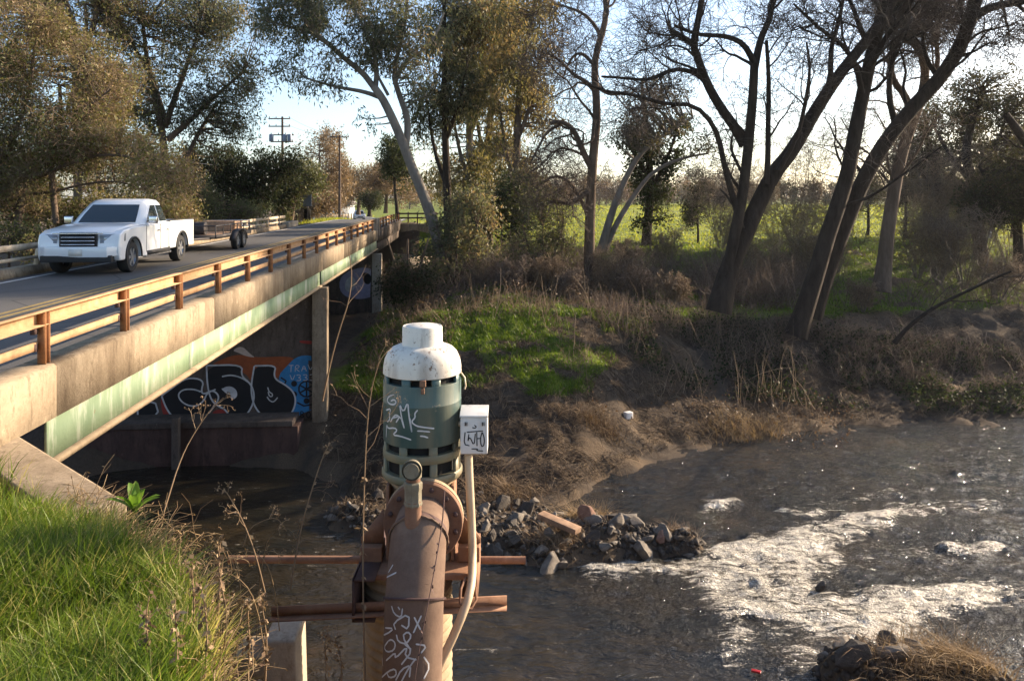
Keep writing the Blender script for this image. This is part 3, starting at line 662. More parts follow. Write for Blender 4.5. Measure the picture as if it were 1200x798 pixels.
# discharge head
MB().lathe([(.30, 4.80), (.30, 4.86), (.255, 4.90), (.255, 5.40), (.30, 5.46), (.30, 5.475)], (PX, PY, 0), 40).build('discharge_head', M['casing'], pump, smooth=40)
for sx in (-1, 1):
    MB().box((PX + sx * .285, PY - .02, 5.13), (.03, .34, .66)).build('head_web', M['beam'], pump, bevel=.008)
    MB().box((PX + sx * .43, PY - .1, 4.86), (.19, .22, .13)).build('head_foot', M['beam'], pump, bevel=.01)
for sx in (-1, 1):
    b = MB().prism([(0, 0), (.2, 0), (.2, .05), (0, .3)], -.012, .012, Matrix.Translation((PX + sx * .33, PY - .12, 4.93)) @ Matrix.Scale(sx, 4, (1, 0, 0)))
    b.build('gusset_plate', M['beam'], pump)
MB().box((PX, PY, 4.765), (1.02, .84, .05)).build('base_plate', M['beam'], pump, bevel=.008)
ch = MB().box((PX - .52, PY + .02, 4.62), (.02, 1.1, .36)).box((PX - .43, PY + .02, 4.45), (.18, 1.1, .02)).box((PX - .43, PY + .02, 4.79), (.18, 1.1, .02))
ch.build('side_channel', M['band'], pump)
ch = MB().box((PX + .50, PY + .02, 4.62), (.02, .8, .30)).box((PX + .42, PY + .02, 4.48), (.16, .8, .02)).build('side_channel', M['beam'], pump)
# ------------------------------------------------------------------ discharge pipe: mitred elbow going down
pipe = thing('discharge_pipe', 'thick brown steel discharge pipe bending down from the pump flange', 'pipe', (PX, 6.1, 3.2))
C0 = np.array([PX + .058, 6.74, 5.25])
def mitre(pts, r, seg=48):
    pts = np.array(pts, float); out = []; n = len(pts); d = [nrm(pts[i + 1] - pts[i]) for i in range(n - 1)]
    for i in range(n):
        if i == 0: nn = d[0]
        elif i == n - 1: nn = d[-1]
        else: nn = nrm(d[i - 1] + d[i])
        dd = d[min(i, n - 2)]
        e1 = np.array([1., 0, 0]); e2 = np.cross(dd, e1)
        a = np.linspace(0, 2 * math.pi, seg, endpoint=False)
        circ = r * (np.cos(a)[:, None] * e1 + np.sin(a)[:, None] * e2)
        t = -(circ @ nn) / (dd @ nn)
        out.append(pts[i] + circ + t[:, None] * dd)
    return out
PR = .225
pts = [C0 + [0, .12, 0], C0 + [0, -.34, 0], C0 + [0, -.60, -.34], C0 + [-.005, -.78, -1.15], C0 + [-.01, -.86, -3.2], C0 + [-.01, -.86, -6.3]]
rings = mitre(pts, PR)
pipes = []
for i in range(5):
    a, b_ = rings[i], rings[i + 1]; n = len(a)
    v = np.r_[a, b_]; q = [[j, (j + 1) % n, n + (j + 1) % n, n + j] for j in range(n)]
    pipes.append(MB().add(v, q).build('pipe_section', M['pipe'] , pipe, smooth=50))
for i, w in ((1, .011), (2, .008), (3, .008)):   # weld beads with lumpy edge
    rr = rings[i]; c = rr.mean(0); lump = 1 + w / PR * (.5 + rng.random(len(rr)) * .8)
    P = c + (rr - c) * lump[:, None]; P = np.r_[P, P[:2]]
    MB().tube(P, .008 + rng.random(len(P)) * .004, 5, cap=False).build('weld_bead', M['band'] if i == 2 else M['pipe'], pipe, smooth=60)
# dark band just before the first mitre
a0 = rings[1]; back = a0 + np.array([0, .10, 0]); c = C0 + [0, -.34, 0]
bb = MB(); n = len(a0); v = np.r_[c + (a0 - c) * 1.012, (back - c - [0, .10, 0]) * 1.012 + c + [0, .10, 0]]; bb.add(v, [[j, n + j, n + (j + 1) % n, (j + 1) % n] for j in range(n)]).build('pipe_band', M['band'], pipe, smooth=50)
fl = MB().lathe([(.225, -.03), (.330, -.03), (.336, -.022), (.336, .022), (.330, .03), (.225, .03)], C0 + [0, .02, 0], 56, axis='y', cap=False).build('flange', M['rust'], pipe, smooth=40)
fl2 = MB().lathe([(.2, -.03), (.336, -.03), (.336, .03), (.2, .03)], C0 + [0, .09, 0], 56, axis='y', cap=False).build('flange', M['casing'], pipe, smooth=40)
for k in range(12):
    a = 2 * math.pi * (k + .5) / 12; p0 = C0 + np.array([0.285 * math.cos(a), -.03, 0.285 * math.sin(a)])
    MB().lathe([(.022, 0), (.022, .022), (.018, .028)], p0 + [0, 0, 0], 6, axis='y').build('flange_bolt', M['band'], fl)
# air valve standing on the pipe, outlet toward the viewer
av = thing('air_valve', 'small vertical air release valve with open elbow on top of the brown pipe', 'valve', C0 + [-.035, -.42, .22])
vx, vy = C0[0] - .03, C0[1] - .44
MB().lathe([(.066, 5.36), (.066, 5.60), (.060, 5.60)], (vx, vy, 0), 24).build('valve_riser', M['rust'], av, smooth=40)
MB().lathe([(.066, 5.56), (.074, 5.575), (.074, 5.585), (.068, 5.60), (.068, 5.685), (.074, 5.70), (.074, 5.745), (.066, 5.755)], (vx, vy, 0), 8).build('valve_body', M['valve'], av, smooth=30)
MB().lathe([(.056, 5.75), (.056, 5.80)], (vx, vy, 0), 20).build('valve_neck', M['rust'], av, smooth=40)
arc = [(vx, vy + .02 - .02 * math.cos(t) - .06 * (1 - math.cos(t)) * .8, 5.79 + .075 * math.sin(t)) for t in np.linspace(0, 1.45, 7)] 
arc += [(vx, vy - .075, 5.868)]
eb = MB().tube(arc, [.068] * 7 + [.076], 24, cap=False).build('valve_elbow', M['valve'], av, smooth=60)
MB().lathe([(.078, -.012), (.078, .012), (.060, .012), (.060, -.03), (.0, -.03)], (vx, vy - .085, 5.87), 28, axis='y', cap=False).build('valve_mouth', M['valve'], av, smooth=40)
MB().lathe([(0.0, 0), (.0605, 0)], (vx, vy - .066, 5.87), 28, axis='y', cap=False).build('valve_bore', M['black'], av)
# ------------------------------------------------------------------ beams across the creek edge
bm = tag(MB().tube([at(268, 655, 7.66), at(616, 656, 7.66)], .036, 14).build('pipe_beam', M['beam'], origin=at(285, 655, 7.66), smooth=40), 'upper rusty round pipe beam running from the bank behind the pump casing', 'beam')
p0 = at(318, 722, 6.72); p1 = at(594, 709, 6.72)
b = MB()
def bar(b, p0, p1, dy0, dy1, dz0, dz1):
    q = []
    for p in (p0, p1): q.append(p)
    b.hexa([p0 + [0, dy0, dz0], p1 + [0, dy0, dz0], p1 + [0, dy1, dz0], p0 + [0, dy1, dz0], p0 + [0, dy0, dz1], p1 + [0, dy0, dz1], p1 + [0, dy1, dz1], p0 + [0, dy1, dz1]])
bar(b, p0, p1, -.075, .012, -.010, 0); bar(b, p0, p1, 0, .012, .002, .08)
tag(b.build('angle_beam', M['beam'], origin=p0), 'lower rusty steel angle beam crossing in front of the casing', 'beam')
# concrete pedestal
pc = at(335, 740, 7.1)
b = MB(); prof = []
b.hexa([[pc[0] - .19, 6.90, 1.5], [pc[0] + .20, 6.90, 1.5], [pc[0] + .20, 7.30, 1.5], [pc[0] - .19, 7.30, 1.5], [pc[0] - .15, 6.91, 4.15], [pc[0] + .13, 6.91, 4.15], [pc[0] + .13, 7.29, 4.18], [pc[0] - .15, 7.29, 4.18]])
ped = thing('concrete_pedestal', 'square concrete post holding up the end of the lower beam on the bank', 'post', (pc[0], 7.1, 1.5))
b.build('post_shaft', M['concrete_pale'], ped, bevel=.035, bseg=3)
MB().box((pc[0] - .27, 7.07, 3.92), (.3, .34, .2)).build('post_arm', M['concrete'], ped, bevel=.03)
# ------------------------------------------------------------------ control box and conduit
cb = thing('control_box', 'small white electrical box with black scribble on a tan conduit beside the motor', 'electrical box', at(553, 690, 6.98))
c = at(555.5, 505, 6.98); w = .118
front, backy = 6.95, 7.17
zt, zb = pz(489, 6.95), pz(532, 6.95)
bx = MB().hexa([[c[0] - w, front, zb], [c[0] + w, front, zb], [c[0] + w, backy, zb], [c[0] - w, backy, zb], [c[0] - w, front, zt], [c[0] + w, front, zt], [c[0] + w, backy, zt + .035], [c[0] - w, backy, zt + .035]]).build('box_body', M['boxpaint'], cb, bevel=.008)
lid = MB().hexa([[c[0] - w - .006, front - .012, zt + .002], [c[0] + w + .006, front - .012, zt + .002], [c[0] + w + .006, backy + .006, zt + .038], [c[0] - w - .006, backy + .006, zt + .038], [c[0] - w - .006, front - .012, zt + .016], [c[0] + w + .006, front - .012, zt + .016], [c[0] + w + .006, backy + .006, zt + .052], [c[0] - w - .006, backy + .006, zt + .052]]).build('box_lid', M['boxpaint'], cb, bevel=.004)
hn = MB()
for sx in (-.075, .075): hn.box((c[0] + sx, front - .006, zt - .055), (.008, .012, .03)).box((c[0] + sx + .015, front - .006, zt - .055), (.005, .012, .03))
hn.build('lid_catch', M['darkmetal'], cb)
cp = [at(549, 533, 7.06), at(550, 560, 7.03), at(552.5, 610, 7.0), at(554, 650, 6.92), at(553, 680, 6.68), at(549, 700, 6.55), at(541, 722, 6.47), at(529, 750, 6.42), at(516, 776, 6.38), at(508, 800, 6.36)]
cp = np.array(cp); ti = np.linspace(0, len(cp) - 1, 50); cps = np.stack([np.interp(ti, range(len(cp)), cp[:, k]) for k in range(3)], 1)
for _ in range(3): cps[1:-1] = (cps[:-2] + 2 * cps[1:-1] + cps[2:]) / 4
MB().tube(cps, .036, 16).build('conduit', M['conduit'], cb, smooth=60)
MB().tube([at(546, 676, 6.72), at(552, 678, 6.70), at(557, 688, 6.66), at(558, 702, 6.6), at(553, 712, 6.56), at(545, 714, 6.52), at(539, 706, 6.5), at(540, 690, 6.56), at(545, 677, 6.7)], .011, 8).build('conduit_hanger', M['rust'], cb, smooth=60)
# small links from box to motor
MB().tube([(c[0] - w, 7.1, zt - .1), (PX + .32, 7.12, zt - .1)], .025, 10).build('cable_entry', M['conduit'], cb, smooth=60)

# the whole pump group stands a little nearer than first laid out: same view, true size
PK = .87
for o in [o for o in bpy.data.objects if o not in _before]:
    if o.type == 'MESH': o.data.transform(Matrix.Scale(PK, 4))
    if o.parent is None: o.location = Vector((o.location.x * PK, o.location.y * PK, EYE + (o.location.z - EYE) * PK))
# ------------------------------------------------------------------ vehicles (x forward, z up, origin on the road under the centre)
def arch_outline(x0, x1, zb, top, wheels, r):
    """side outline of a body panel: top is list of points from rear to front, arches cut from the bottom"""
    pts = [(x1, zb)]
    for wx_ in sorted(wheels, reverse=True):
        a0 = math.asin(max(-1, min(1, (zb - .40) / r)))
        for t in np.linspace(a0, math.pi - a0, 11): pts.append((wx_ + r * math.cos(t), .40 + r * math.sin(t)))
    pts.append((x0, zb))
    return pts + list(top)
def wheel(root, x, y, r=.40, w=.26):
    s = 1 if y > 0 else -1
    t = MB().lathe([(r * .62, -w / 2), (r * .93, -w / 2), (r, -w / 2 + .05), (r, w / 2 - .05), (r * .93, w / 2), (r * .62, w / 2)], (x, y, r), 36, axis='y', cap=False).build('tyre', M['tyre'], None, local=True, smooth=40)
    wh = bpy.data.objects.new('wheel', None); COL.objects.link(wh); wh.parent = root
    t.parent = wh
    b = MB().lathe([(0, 0), (r * .62, 0), (r * .66, .04)], (x, y + s * (w / 2 - .06), r), 30, axis='y', cap=False)
    yy = y + s * (w / 2 - .03)
    for k in range(6):
        a = k * math.pi / 3
        Mx = Matrix.Rotation(a, 3, 'Y')
        v = np.array(Mx @ Vector((r * .32, 0, 0))); b.box((x + v[0], yy, r + v[2]), (r * .56, .03, .07), M=np.array(Mx))
    b.lathe([(0, -.02), (.06, -.02), (.06, .02), (0, .02)], (x, yy, r), 12, axis='y')
    b.build('rim', M['rim'], wh, local=True, smooth=40)
def mirror_y(poly): return poly
def panel_poly(name, pts, mat, root, parent=None, flip=False):
    return MB().ngon(pts).build(name, mat, parent or root, local=True)
def loft(name, secs, mat, root, smooth=40, bevel=0, cap=True):
    """secs: list of equal-length rings"""
    secs = np.array(secs, float); n, m, _ = secs.shape; b = MB()
    q = [[i * m + j, i * m + (j + 1) % m, (i + 1) * m + (j + 1) % m, (i + 1) * m + j] for i in range(n - 1) for j in range(m)]
    b.add(secs.reshape(-1, 3), q, [list(range(m))[::-1]], [[(n - 1) * m + j for j in range(m)]])
    return b.build(name, mat, root, local=True, smooth=smooth, bevel=bevel)
def side_body(root, outline, half, mat, name='body', bevel=.035, tuck=.05):
    poly = np.array(outline); n = len(poly)
    rings = []
    for y in (-half, half):
        r = np.c_[poly[:, 0], np.full(n, y), poly[:, 1]]
        rings.append(r)
    b = MB(); v = np.r_[rings[0], rings[1]]
    b.add(v, [[i, (i + 1) % n, n + (i + 1) % n, n + i] for i in range(n)], [list(range(n))[::-1]], [list(range(n, 2 * n))])
    return b.build(name, mat, root, local=True, bevel=bevel, bseg=3, smooth=35)
def pickup(label, loc, rz, mat, group=None, dz=0):
    t = thing('pickup_truck', label, 'pickup truck', loc, rz, group)
    W = [-1.78, 1.87]; r = .50
    # cab + nose body
    top = [(-.72, 1.22), (.9, 1.20), (1.10, 1.19), (1.9, 1.17), (2.45, 1.11), (2.68, 1.02), (2.74, .85), (2.76, .60), (2.72, .42)]
    side_body(t, arch_outline(-.72, 2.68, .36, top, [W[1]], r), .985, mat, 'body', .06)
    hood = loft('hood', [[(1.02, -.84, 1.19), (1.02, .84, 1.19), (1.02, .80, 1.25), (1.02, 0, 1.275), (1.02, -.80, 1.25)],
                         [(1.8, -.86, 1.16), (1.8, .86, 1.16), (1.8, .82, 1.225), (1.8, 0, 1.25), (1.8, -.82, 1.225)],
                         [(2.4, -.86, 1.08), (2.4, .86, 1.08), (2.4, .80, 1.15), (2.4, 0, 1.175), (2.4, -.80, 1.15)],
                         [(2.62, -.80, 1.0), (2.62, .80, 1.0), (2.62, .74, 1.05), (2.62, 0, 1.075), (2.62, -.74, 1.05)]], mat, t, 50)
    # bed
    for s in (-1, 1):
        poly = arch_outline(-2.86, -.76, .46, [(-2.86, 1.24), (-.76, 1.26)], [W[0]], r)
        b = MB().prism(poly, s * .985 - (.09 if s > 0 else 0), s * .985 + (0 if s > 0 else .09)); b.build('bed_side', mat, t, local=True, bevel=.02, smooth=35)
        MB().box((-1.8, s * .94, 1.262), (2.1, .1, .03)).build('bed_rail_cap', M['blackplastic'], t, local=True)
    MB().box((-2.83, 0, .90), (.07, 1.78, .68)).build('tailgate', mat, t, local=True, bevel=.015)
    MB().box((-1.8, 0, .72), (2.05, 1.78, .06)).build('bed_floor', M['blackplastic'], t, local=True)
    MB().box((-.80, 0, .95), (.06, 1.78, .6)).build('bed_front', mat, t, local=True)
    MB().box((-2.98, 0, .58), (.16, 1.8, .18)).build('rear_bumper', M['chrome'], t, local=True, bevel=.03)
    # greenhouse: lofted from belt to roof
    def ringz(z, x0, x1, hy, c=.10):
        return [(x0, -hy + c, z), (x0 + c, -hy, z), (x1 - c * 1.6, -hy, z), (x1, -hy + c * 1.6, z), (x1, hy - c * 1.6, z), (x1 - c * 1.6, hy, z), (x0 + c, hy, z), (x0, hy - c, z)]
    GH = [(1.20, -.70, 1.22, .95), (1.45, -.63, .92, .89), (1.76, -.52, .50, .795), (1.86, -.40, .28, .75), (1.90, -.2, .08, .62)]
    loft('cab', [ringz(z, a, b_, h) for z, a, b_, h in GH], mat, t, 50)
    def gh(z):
        zz = [q[0] for q in GH]; return [float(np.interp(z, zz, [q[k] for q in GH])) for k in (1, 2, 3)]
    # glass just proud of the cab skin
    z0, z1 = 1.27, 1.74; a0, b0, h0 = gh(z0); a1, b1, h1 = gh(z1); e = .012
    MB().add([(b0 + e, -h0 + .19, z0), (b0 + e, h0 - .19, z0), (gh(1.5)[1] + e, gh(1.5)[2] - .18, 1.5), (b1 + e, h1 - .18, z1), (b1 + e, -h1 + .18, z1), (gh(1.5)[1] + e, -gh(1.5)[2] + .18, 1.5)], [[0, 1, 2, 5], [5, 2, 3, 4]]).build('windshield', M['glass'], t, local=True)
    MB().add([(a0 - e, -h0 + .15, z0 + .05), (a0 - e, h0 - .15, z0 + .05), (a1 - e, h1 - .15, z1), (a1 - e, -h1 + .15, z1)], [[3, 2, 1, 0]]).build('rear_window', M['glass'], t, local=True)
    for s in (-1, 1):
        for x0, x1, x2, x3 in ((.02, .92, .32, .02), (-.56, -.04, -.04, -.42)):
            zt = 1.72; zm = 1.45
            hb, hm, ht = gh(1.27)[2], gh(1.45)[2], gh(1.72)[2]
            def X(a, b_, f): return a + (b_ - a) * f
            pts = [(x0, s * (hb + e), 1.27), (x1, s * (hb + e), 1.27), (X(x1, x2, .4), s * (hm + e), 1.45), (x2, s * (ht + e), zt), (x3, s * (ht + e), zt), (X(x0, x3, .4), s * (hm + e), 1.45)]
            MB().add(pts, [[0, 1, 2, 5], [5, 2, 3, 4]]).build('side_window', M['glass'], t, local=True)
        # door seams, handles, mirrors
        sm = MB()
        for x in (1.02, -.01, -.62): sm.box((x, s * .989, .83), (.012, .006, .72))
        sm.box((.2, s * .989, .475), (1.64, .006, .012)); sm.build('door_seam', M['black'], t, local=True)
        for x in (.18, -.50): MB().box((x, s * .995, 1.02), (.17, .03, .035)).build('door_handle', M['chrome'], t, local=True, bevel=.008)
        mr = MB().box((.86, s * 1.11, 1.33), (.12, .22, .20)).build('wing_mirror', M['chrome'], t, local=True, bevel=.03)
        MB().box((.1, s * .94, .36), (1.9, .10, .06)).build('side_step', M['chrome'], t, local=True, bevel=.015)
        hl = MB().hexa([(2.50, s * .52, .80), (2.765, s * .52, .80), (2.665, s * .955, .84), (2.40, s * .997, .84), (2.50, s * .52, 1.01), (2.752, s * .52, 1.01), (2.645, s * .94, 1.03), (2.38, s * .997, 1.03)])
        hl.build('headlight', M['lamp'], t, local=True)
        MB().box((2.77, s * .72, .52), (.06, .22, .12)).build('fog_lamp', M['lamp'], t, local=True, bevel=.01)
        MB().box((-2.86, s * .9, 1.0), (.06, .14, .36)).build('tail_light', M['red'], t, local=True, bevel=.01)
        # dark wheel wells
        for x in W: MB().box((x, s * .72, .62), (.9, .3, .5)).build('wheel_well', M['black'], t, local=True)
        for x in W: wheel(t, x, s * .83)
    MB().box((2.745, 0, .875), (.05, .92, .40)).build('grille_surround', M['blackplastic'], t, local=True, bevel=.03)
    for s in (-1, 1):
        for x in W:
            A = np.linspace(-.05, math.pi + .05, 15); rr_ = [(x + (r + .035) * math.cos(a), .40 + (r + .035) * math.sin(a)) for a in A]; ri_ = [(x + (r - .01) * math.cos(a), .40 + (r - .01) * math.sin(a)) for a in A[::-1]]
            MB().prism(rr_ + ri_, s * 1.0 - .012, s * 1.0 + .012).build('arch_trim', M['blackplastic'], t, local=True)
        MB().box((.12, s * .99, .44), (1.7, .02, .12)).build('rocker_trim', M['blackplastic'], t, local=True)
    MB().box((1.06, 0, 1.262), (.10, 1.5, .02)).build('cowl', M['blackplastic'], t, local=True)
    gr = MB().box((2.765, 0, .86), (.05, .84, .33)).build('grille', M['black'], t, local=True, bevel=.02)
    b = MB()
    b.box((2.795, 0, .86), (.02, .8, .02)).box((2.795, 0, .95), (.02, .8, .02)).box((2.795, 0, .77), (.02, .8, .02))
    b.build('grille_bar', M['chrome'], gr, local=True)
    MB().box((2.78, 0, 1.045), (.05, 1.2, .035)).build('grille_trim', M['chrome'], t, local=True, bevel=.01)
    fb = loft('front_bumper', [[(2.60, -1.0, .50), (2.68, -1.0, .50), (2.68, -1.0, .72), (2.60, -1.0, .72)], [(2.74, -.75, .46), (2.90, -.75, .46), (2.90, -.75, .72), (2.74, -.75, .72)], [(2.74, .75, .46), (2.93, .75, .46), (2.93, .75, .72), (2.74, .75, .72)], [(2.60, 1.0, .50), (2.68, 1.0, .50), (2.68, 1.0, .72), (2.60, 1.0, .72)]], mat, t, 30, .03)
    MB().box((2.80, 0, .42), (.22, 1.7, .17)).build('air_dam', M['blackplastic'], t, local=True, bevel=.02)
    MB().box((2.925, 0, .58), (.012, .32, .16)).build('number_plate', M['fencewhite'], t, local=True)
    MB().box((0, 0, .42), (5.0, 1.3, .2)).build('chassis', M['black'], t, local=True)
    return t
bang = math.atan2(-U[1], -U[0])
truck = pickup('white pickup truck driving toward the viewer across the bridge', br(23.2, -9.35, 6.05), bang, M['carwhite'])
pk = pickup('white pickup truck parked beside the picket fence past the road sign', (-29.3, 114, gz(-29.3, 114)), R(-75), M['carwhite'])
# utility trailer with a low deck and a loaded tail
tr = thing('utility_trailer', 'low flatbed utility trailer towed behind the white pickup', 'trailer', br(30.6, -9.35, 6.05), bang)
MB().box((-.2, 0, .56), (4.6, 1.9, .07)).build('deck', M['wood'], tr, local=True)
b = MB()
for s in (-1, 1): b.box((-.2, s * .97, .55), (4.7, .06, .14))
b.box((2.15, 0, .55), (.06, 1.9, .14)).box((-2.53, 0, .55), (.06, 1.9, .14))
b.tube([(2.15, .8, .5), (3.6, 0, .5)], .045, 8).tube([(2.15, -.8, .5), (3.6, 0, .5)], .045, 8).box((3.75, 0, .5), (.3, .1, .09))
b.build('frame', M['darkmetal'], tr, local=True)
b = MB()
for s in (-1, 1):
    b.tube([(-2.5, s * .95, .93), (2.1, s * .95, .93)], .025, 8)
    for x in np.linspace(-2.5, 2.1, 6): b.tube([(x, s * .95, .6), (x, s * .95, .93)], .02, 6)
b.tube([(2.1, -.95, .93), (2.1, .95, .93)], .025, 8)
b.build('side_rail', M['darkmetal'], tr, local=True, smooth=50)
for s in (-1, 1):
    for x in (-.75, .1):
        wheel(tr, x, s * 1.1, .33, .2)
    A = np.linspace(0, math.pi, 9); out = [(-.32 + .86 * math.cos(a), .33 + .42 * math.sin(a)) for a in A]; inn = [(-.32 + .82 * math.cos(a), .33 + .39 * math.sin(a)) for a in A[::-1]]
    MB().prism(out + inn, s * 1.0 - .02 if s > 0 else -1.22, s * 1.22 if s > 0 else -.98).build('fender', M['darkmetal'], tr, local=True)
b = MB()
for y in np.linspace(-.9, .9, 7): b.box((-2.62, y, .78), (.04, .05, .5))
for z in (.56, .78, 1.0): b.box((-2.62, 0, z), (.05, 1.9, .05))
b.build('ramp_gate', M['rim'], tr, local=True)
ld = thing('equipment_crate', 'tan crate riding at the tail of the flatbed trailer', 'crate', br(32.4, -9.35, 6.645), bang)
MB().box((0, 0, .2), (.9, 1.3, .4)).build('crate_body', M['wood'], ld, local=True, bevel=.02)
b = MB()
for x in (-.44, .44):
    for y in (-.70, .70): b.box((x, y * .93, .2), (.07, .06, .42))
b.build('crate_batten', M['rail'], ld, local=True)
ld2 = thing('roller_drum', 'dark steel drum lying on the front of the flatbed trailer', 'drum', br(28.9, -9.35, 6.645), bang)
MB().lathe([(0, -.5), (.22, -.5), (.235, -.48), (.22, -.46), (.22, .46), (.235, .48), (.22, .5), (0, .5)], (0, 0, .235), 24, axis='y').build('drum_shell', M['darkmetal'], ld2, local=True, smooth=40)
# oncoming pale car far down the road
def car(label, loc, rz, mat):
    t = thing('car', label, 'car', loc, rz)
    W = [-1.33, 1.36]
    top = [(-2.25, .72), (-2.22, 1.0), (-2.0, 1.05), (.9, 1.0), (1.7, .93), (2.15, .82), (2.28, .62), (2.26, .32)]
    side_body(t, arch_outline(-2.2, 2.2, .28, top, W, .42), .90, mat, 'body', .05)
    def ringz(z, x0, x1, hy, c=.1): return [(x0, -hy + c, z), (x0 + c, -hy, z), (x1 - c, -hy, z), (x1, -hy + c, z), (x1, hy - c, z), (x1 - c, hy, z), (x0 + c, hy, z), (x0, hy - c, z)]
    GH = [(.98, -2.15, 1.05, .86), (1.3, -1.95, .55, .78), (1.55, -1.65, .12, .68), (1.63, -1.3, -.2, .58)]
    loft('cabin', [ringz(*q) for q in GH], mat, t, 50)
    e = .012
    MB().add([(1.0 + e, -.74, 1.03), (1.0 + e, .74, 1.03), (.55 + e, .66, 1.3), (.2 + e, .56, 1.5), (.2 + e, -.56, 1.5), (.55 + e, -.66, 1.3)], [[0, 1, 2, 5], [5, 2, 3, 4]]).build('windshield', M['glass'], t, local=True)
    for s in (-1, 1):
        MB().add([(-1.8, s * (.855 + e), 1.02), (.8, s * (.855 + e), 1.02), (.4, s * (.78 + e), 1.3), (.0, s * (.70 + e), 1.5), (-1.5, s * (.70 + e), 1.5), (-1.75, s * (.78 + e), 1.3)], [[0, 1, 2, 5], [5, 2, 3, 4]]).build('side_window', M['glass'], t, local=True)
        MB().hexa([(2.0, s * .5, .68), (2.27, s * .5, .68), (2.12, s * .88, .70), (1.9, s * .905, .70), (2.0, s * .5, .80), (2.22, s * .5, .80), (2.06, s * .86, .84), (1.85, s * .905, .84)]).build('headlight', M['lamp'], t, local=True)
        MB().box((.75, s * .98, 1.08), (.12, .2, .14)).build('wing_mirror', mat, t, local=True, bevel=.02)
        for x in W: MB().box((x, s * .66, .5), (.76, .25, .4)).build('wheel_well', M['black'], t, local=True)
        for x in W: wheel(t, x, s * .78, .33, .22)
    MB().box((2.285, 0, .58), (.03, .9, .16)).build('grille', M['black'], t, local=True, bevel=.01)
    MB().box((2.275, 0, .36), (.04, 1.3, .12)).build('air_intake', M['blackplastic'], t, local=True, bevel=.01)
    MB().box((2.29, 0, .46), (.02, .32, .11)).build('number_plate', M['fencewhite'], t, local=True)
    return t
cy = 137.0; cx = (421 - CX) / F * cy
slope = float(road_x(cy + 1) - road_x(cy - 1)) / 2
car('white car coming along the road beyond the bridge', (cx, cy, float(road_z(cy)) + .02), math.atan2(-1, -slope), M['carsilver'])
# ------------------------------------------------------------------ utility poles
def pole(name, label, px, d, ytop, arms, transformers=False):
    x = (px - CX) / F * d; zb = gz(x, d); zt = EYE - (ytop - HY) / F * d
    t = thing(name, label, 'utility pole', (x, d, zb))
    MB().tube([(x, d, zb - .3), (x + .02, d, (zb + zt) / 2), (x, d, zt)], [.19, .16, .12], 10).build('pole', M['polewood'], t, smooth=50)
    for (ya, w, off) in arms:
        z = EYE - (ya - HY) / F * d
        a = MB().box((x + off, d - .14, z), (w, .10, .13)).build('crossarm', M['polewood'], t)
        for k in np.linspace(-.46, .46, 4):
            MB().lathe([(.03, 0), (.055, .04), (.04, .1), (.06, .13), (.02, .19)], (x + off + k * w, d - .14, z + .065), 8).build('insulator', M['darkmetal'], a, smooth=40)
    if transformers:
        for k in (-1.15, -.05 + .45, .95):
            MB().lathe([(0, 0), (.24, 0), (.26, .05), (.26, .75), (.2, .85), (0, .87)], (x + k, d - .42, EYE - (166.5 - HY) / F * d), 14).build('transformer', M['signback'], t, smooth=40)
    return t
POLE_A = pole('utility_pole', 'taller utility pole carrying three transformers above the dark trees', 331, 92, 137, [(139.5, 2.5, -.3), (148.5, 2.5, -.3), (158.5, 2.7, 0), (166.5, 2.6, 0)], True)
POLE_B = pole('utility_pole', 'slim utility pole with a single crossarm beside the picket fence', 398, 98, 159, [(161, 2.4, 0)])
def wire(name, label, a, b, sag, r=.02, mat='wire'):
    t = np.linspace(0, 1, 14); P = np.array(a) + (np.array(b) - np.array(a)) * t[:, None]; P[:, 2] -= 4 * sag * t * (1 - t)
    return tag(MB().tube(P, r, 5).build(name, M[mat], origin=a, smooth=60), label, 'cable')
wire('overhead_cable', 'pale cable strung in front of the willow on the left', at(-60, 132, 36), at(249, 193.5, 50), .25, .022)
for off, zz in ((-1.1, 139), (.7, 139)):
    wire('power_line', 'left hand thin dark power line between the two utility poles' if off < 0 else 'right hand thin dark power line between the two utility poles', np.array(at(331, zz - 1, 92)) + [off, -.14, .1], np.array(at(398, 160, 98)) + [off, -.14, .1], .5, .014, 'darkmetal')
# road sign seen from behind, picket fence, pale house
sx, sd = (360 - CX) / F * 62, 62
sg = thing('road_sign', 'back of a grey road sign on a dark post past the far railing', 'road sign', (sx, sd, gz(sx, sd)))
MB().box((sx, sd, 7.75), (.68, .02, .92)).build('sign_panel', M['signback'], sg, bevel=.004)
MB().box((sx + .02, sd + .06, 6.0), (.09, .06, 4.4)).build('sign_post', M['darkmetal'], sg)
MB().box((sx - .02, sd + .14, 6.6), (.5, .05, .9)).build('marker_panel', M['black'], sg)
fx0, fd = at(368, 250, 125)[0], 125
pf = thing('picket_fence', 'weathered picket fence beside the road below the slim pole', 'fence', (fx0, fd, gz(fx0, fd)))
for i, px in enumerate(np.linspace(366, 412, 15)):
    x = (px - CX) / F * (fd + i * .5); y = fd + i * .5; z = gz(x, y)
    MB().prism([(-.10, z), (.10, z), (.10, z + 1.2), (0, z + 1.36), (-.10, z + 1.2)], -.03, .03, Matrix.Translation((x, y, 0))).build('picket', M['whiterail'], pf)
b = MB(); p0 = np.array([(366 - CX) / F * fd, fd + .07, gz(fx0, fd)]); p1 = np.array([(412 - CX) / F * (fd + 7), fd + 7.07, gz((412 - CX) / F * 132, 132)])
for z in (.4, 1.0): b.tube([p0 + [0, 0, z], p1 + [0, 0, z]], .05, 4)
b.build('fence_rail', M['whiterail'], pf)
hx, hd = at(384, 245, 150)[0], 150; hz = gz(hx, hd)
hs = thing('house', 'pale low house mostly hidden behind the tan roadside trees', 'house', (hx, hd, hz))
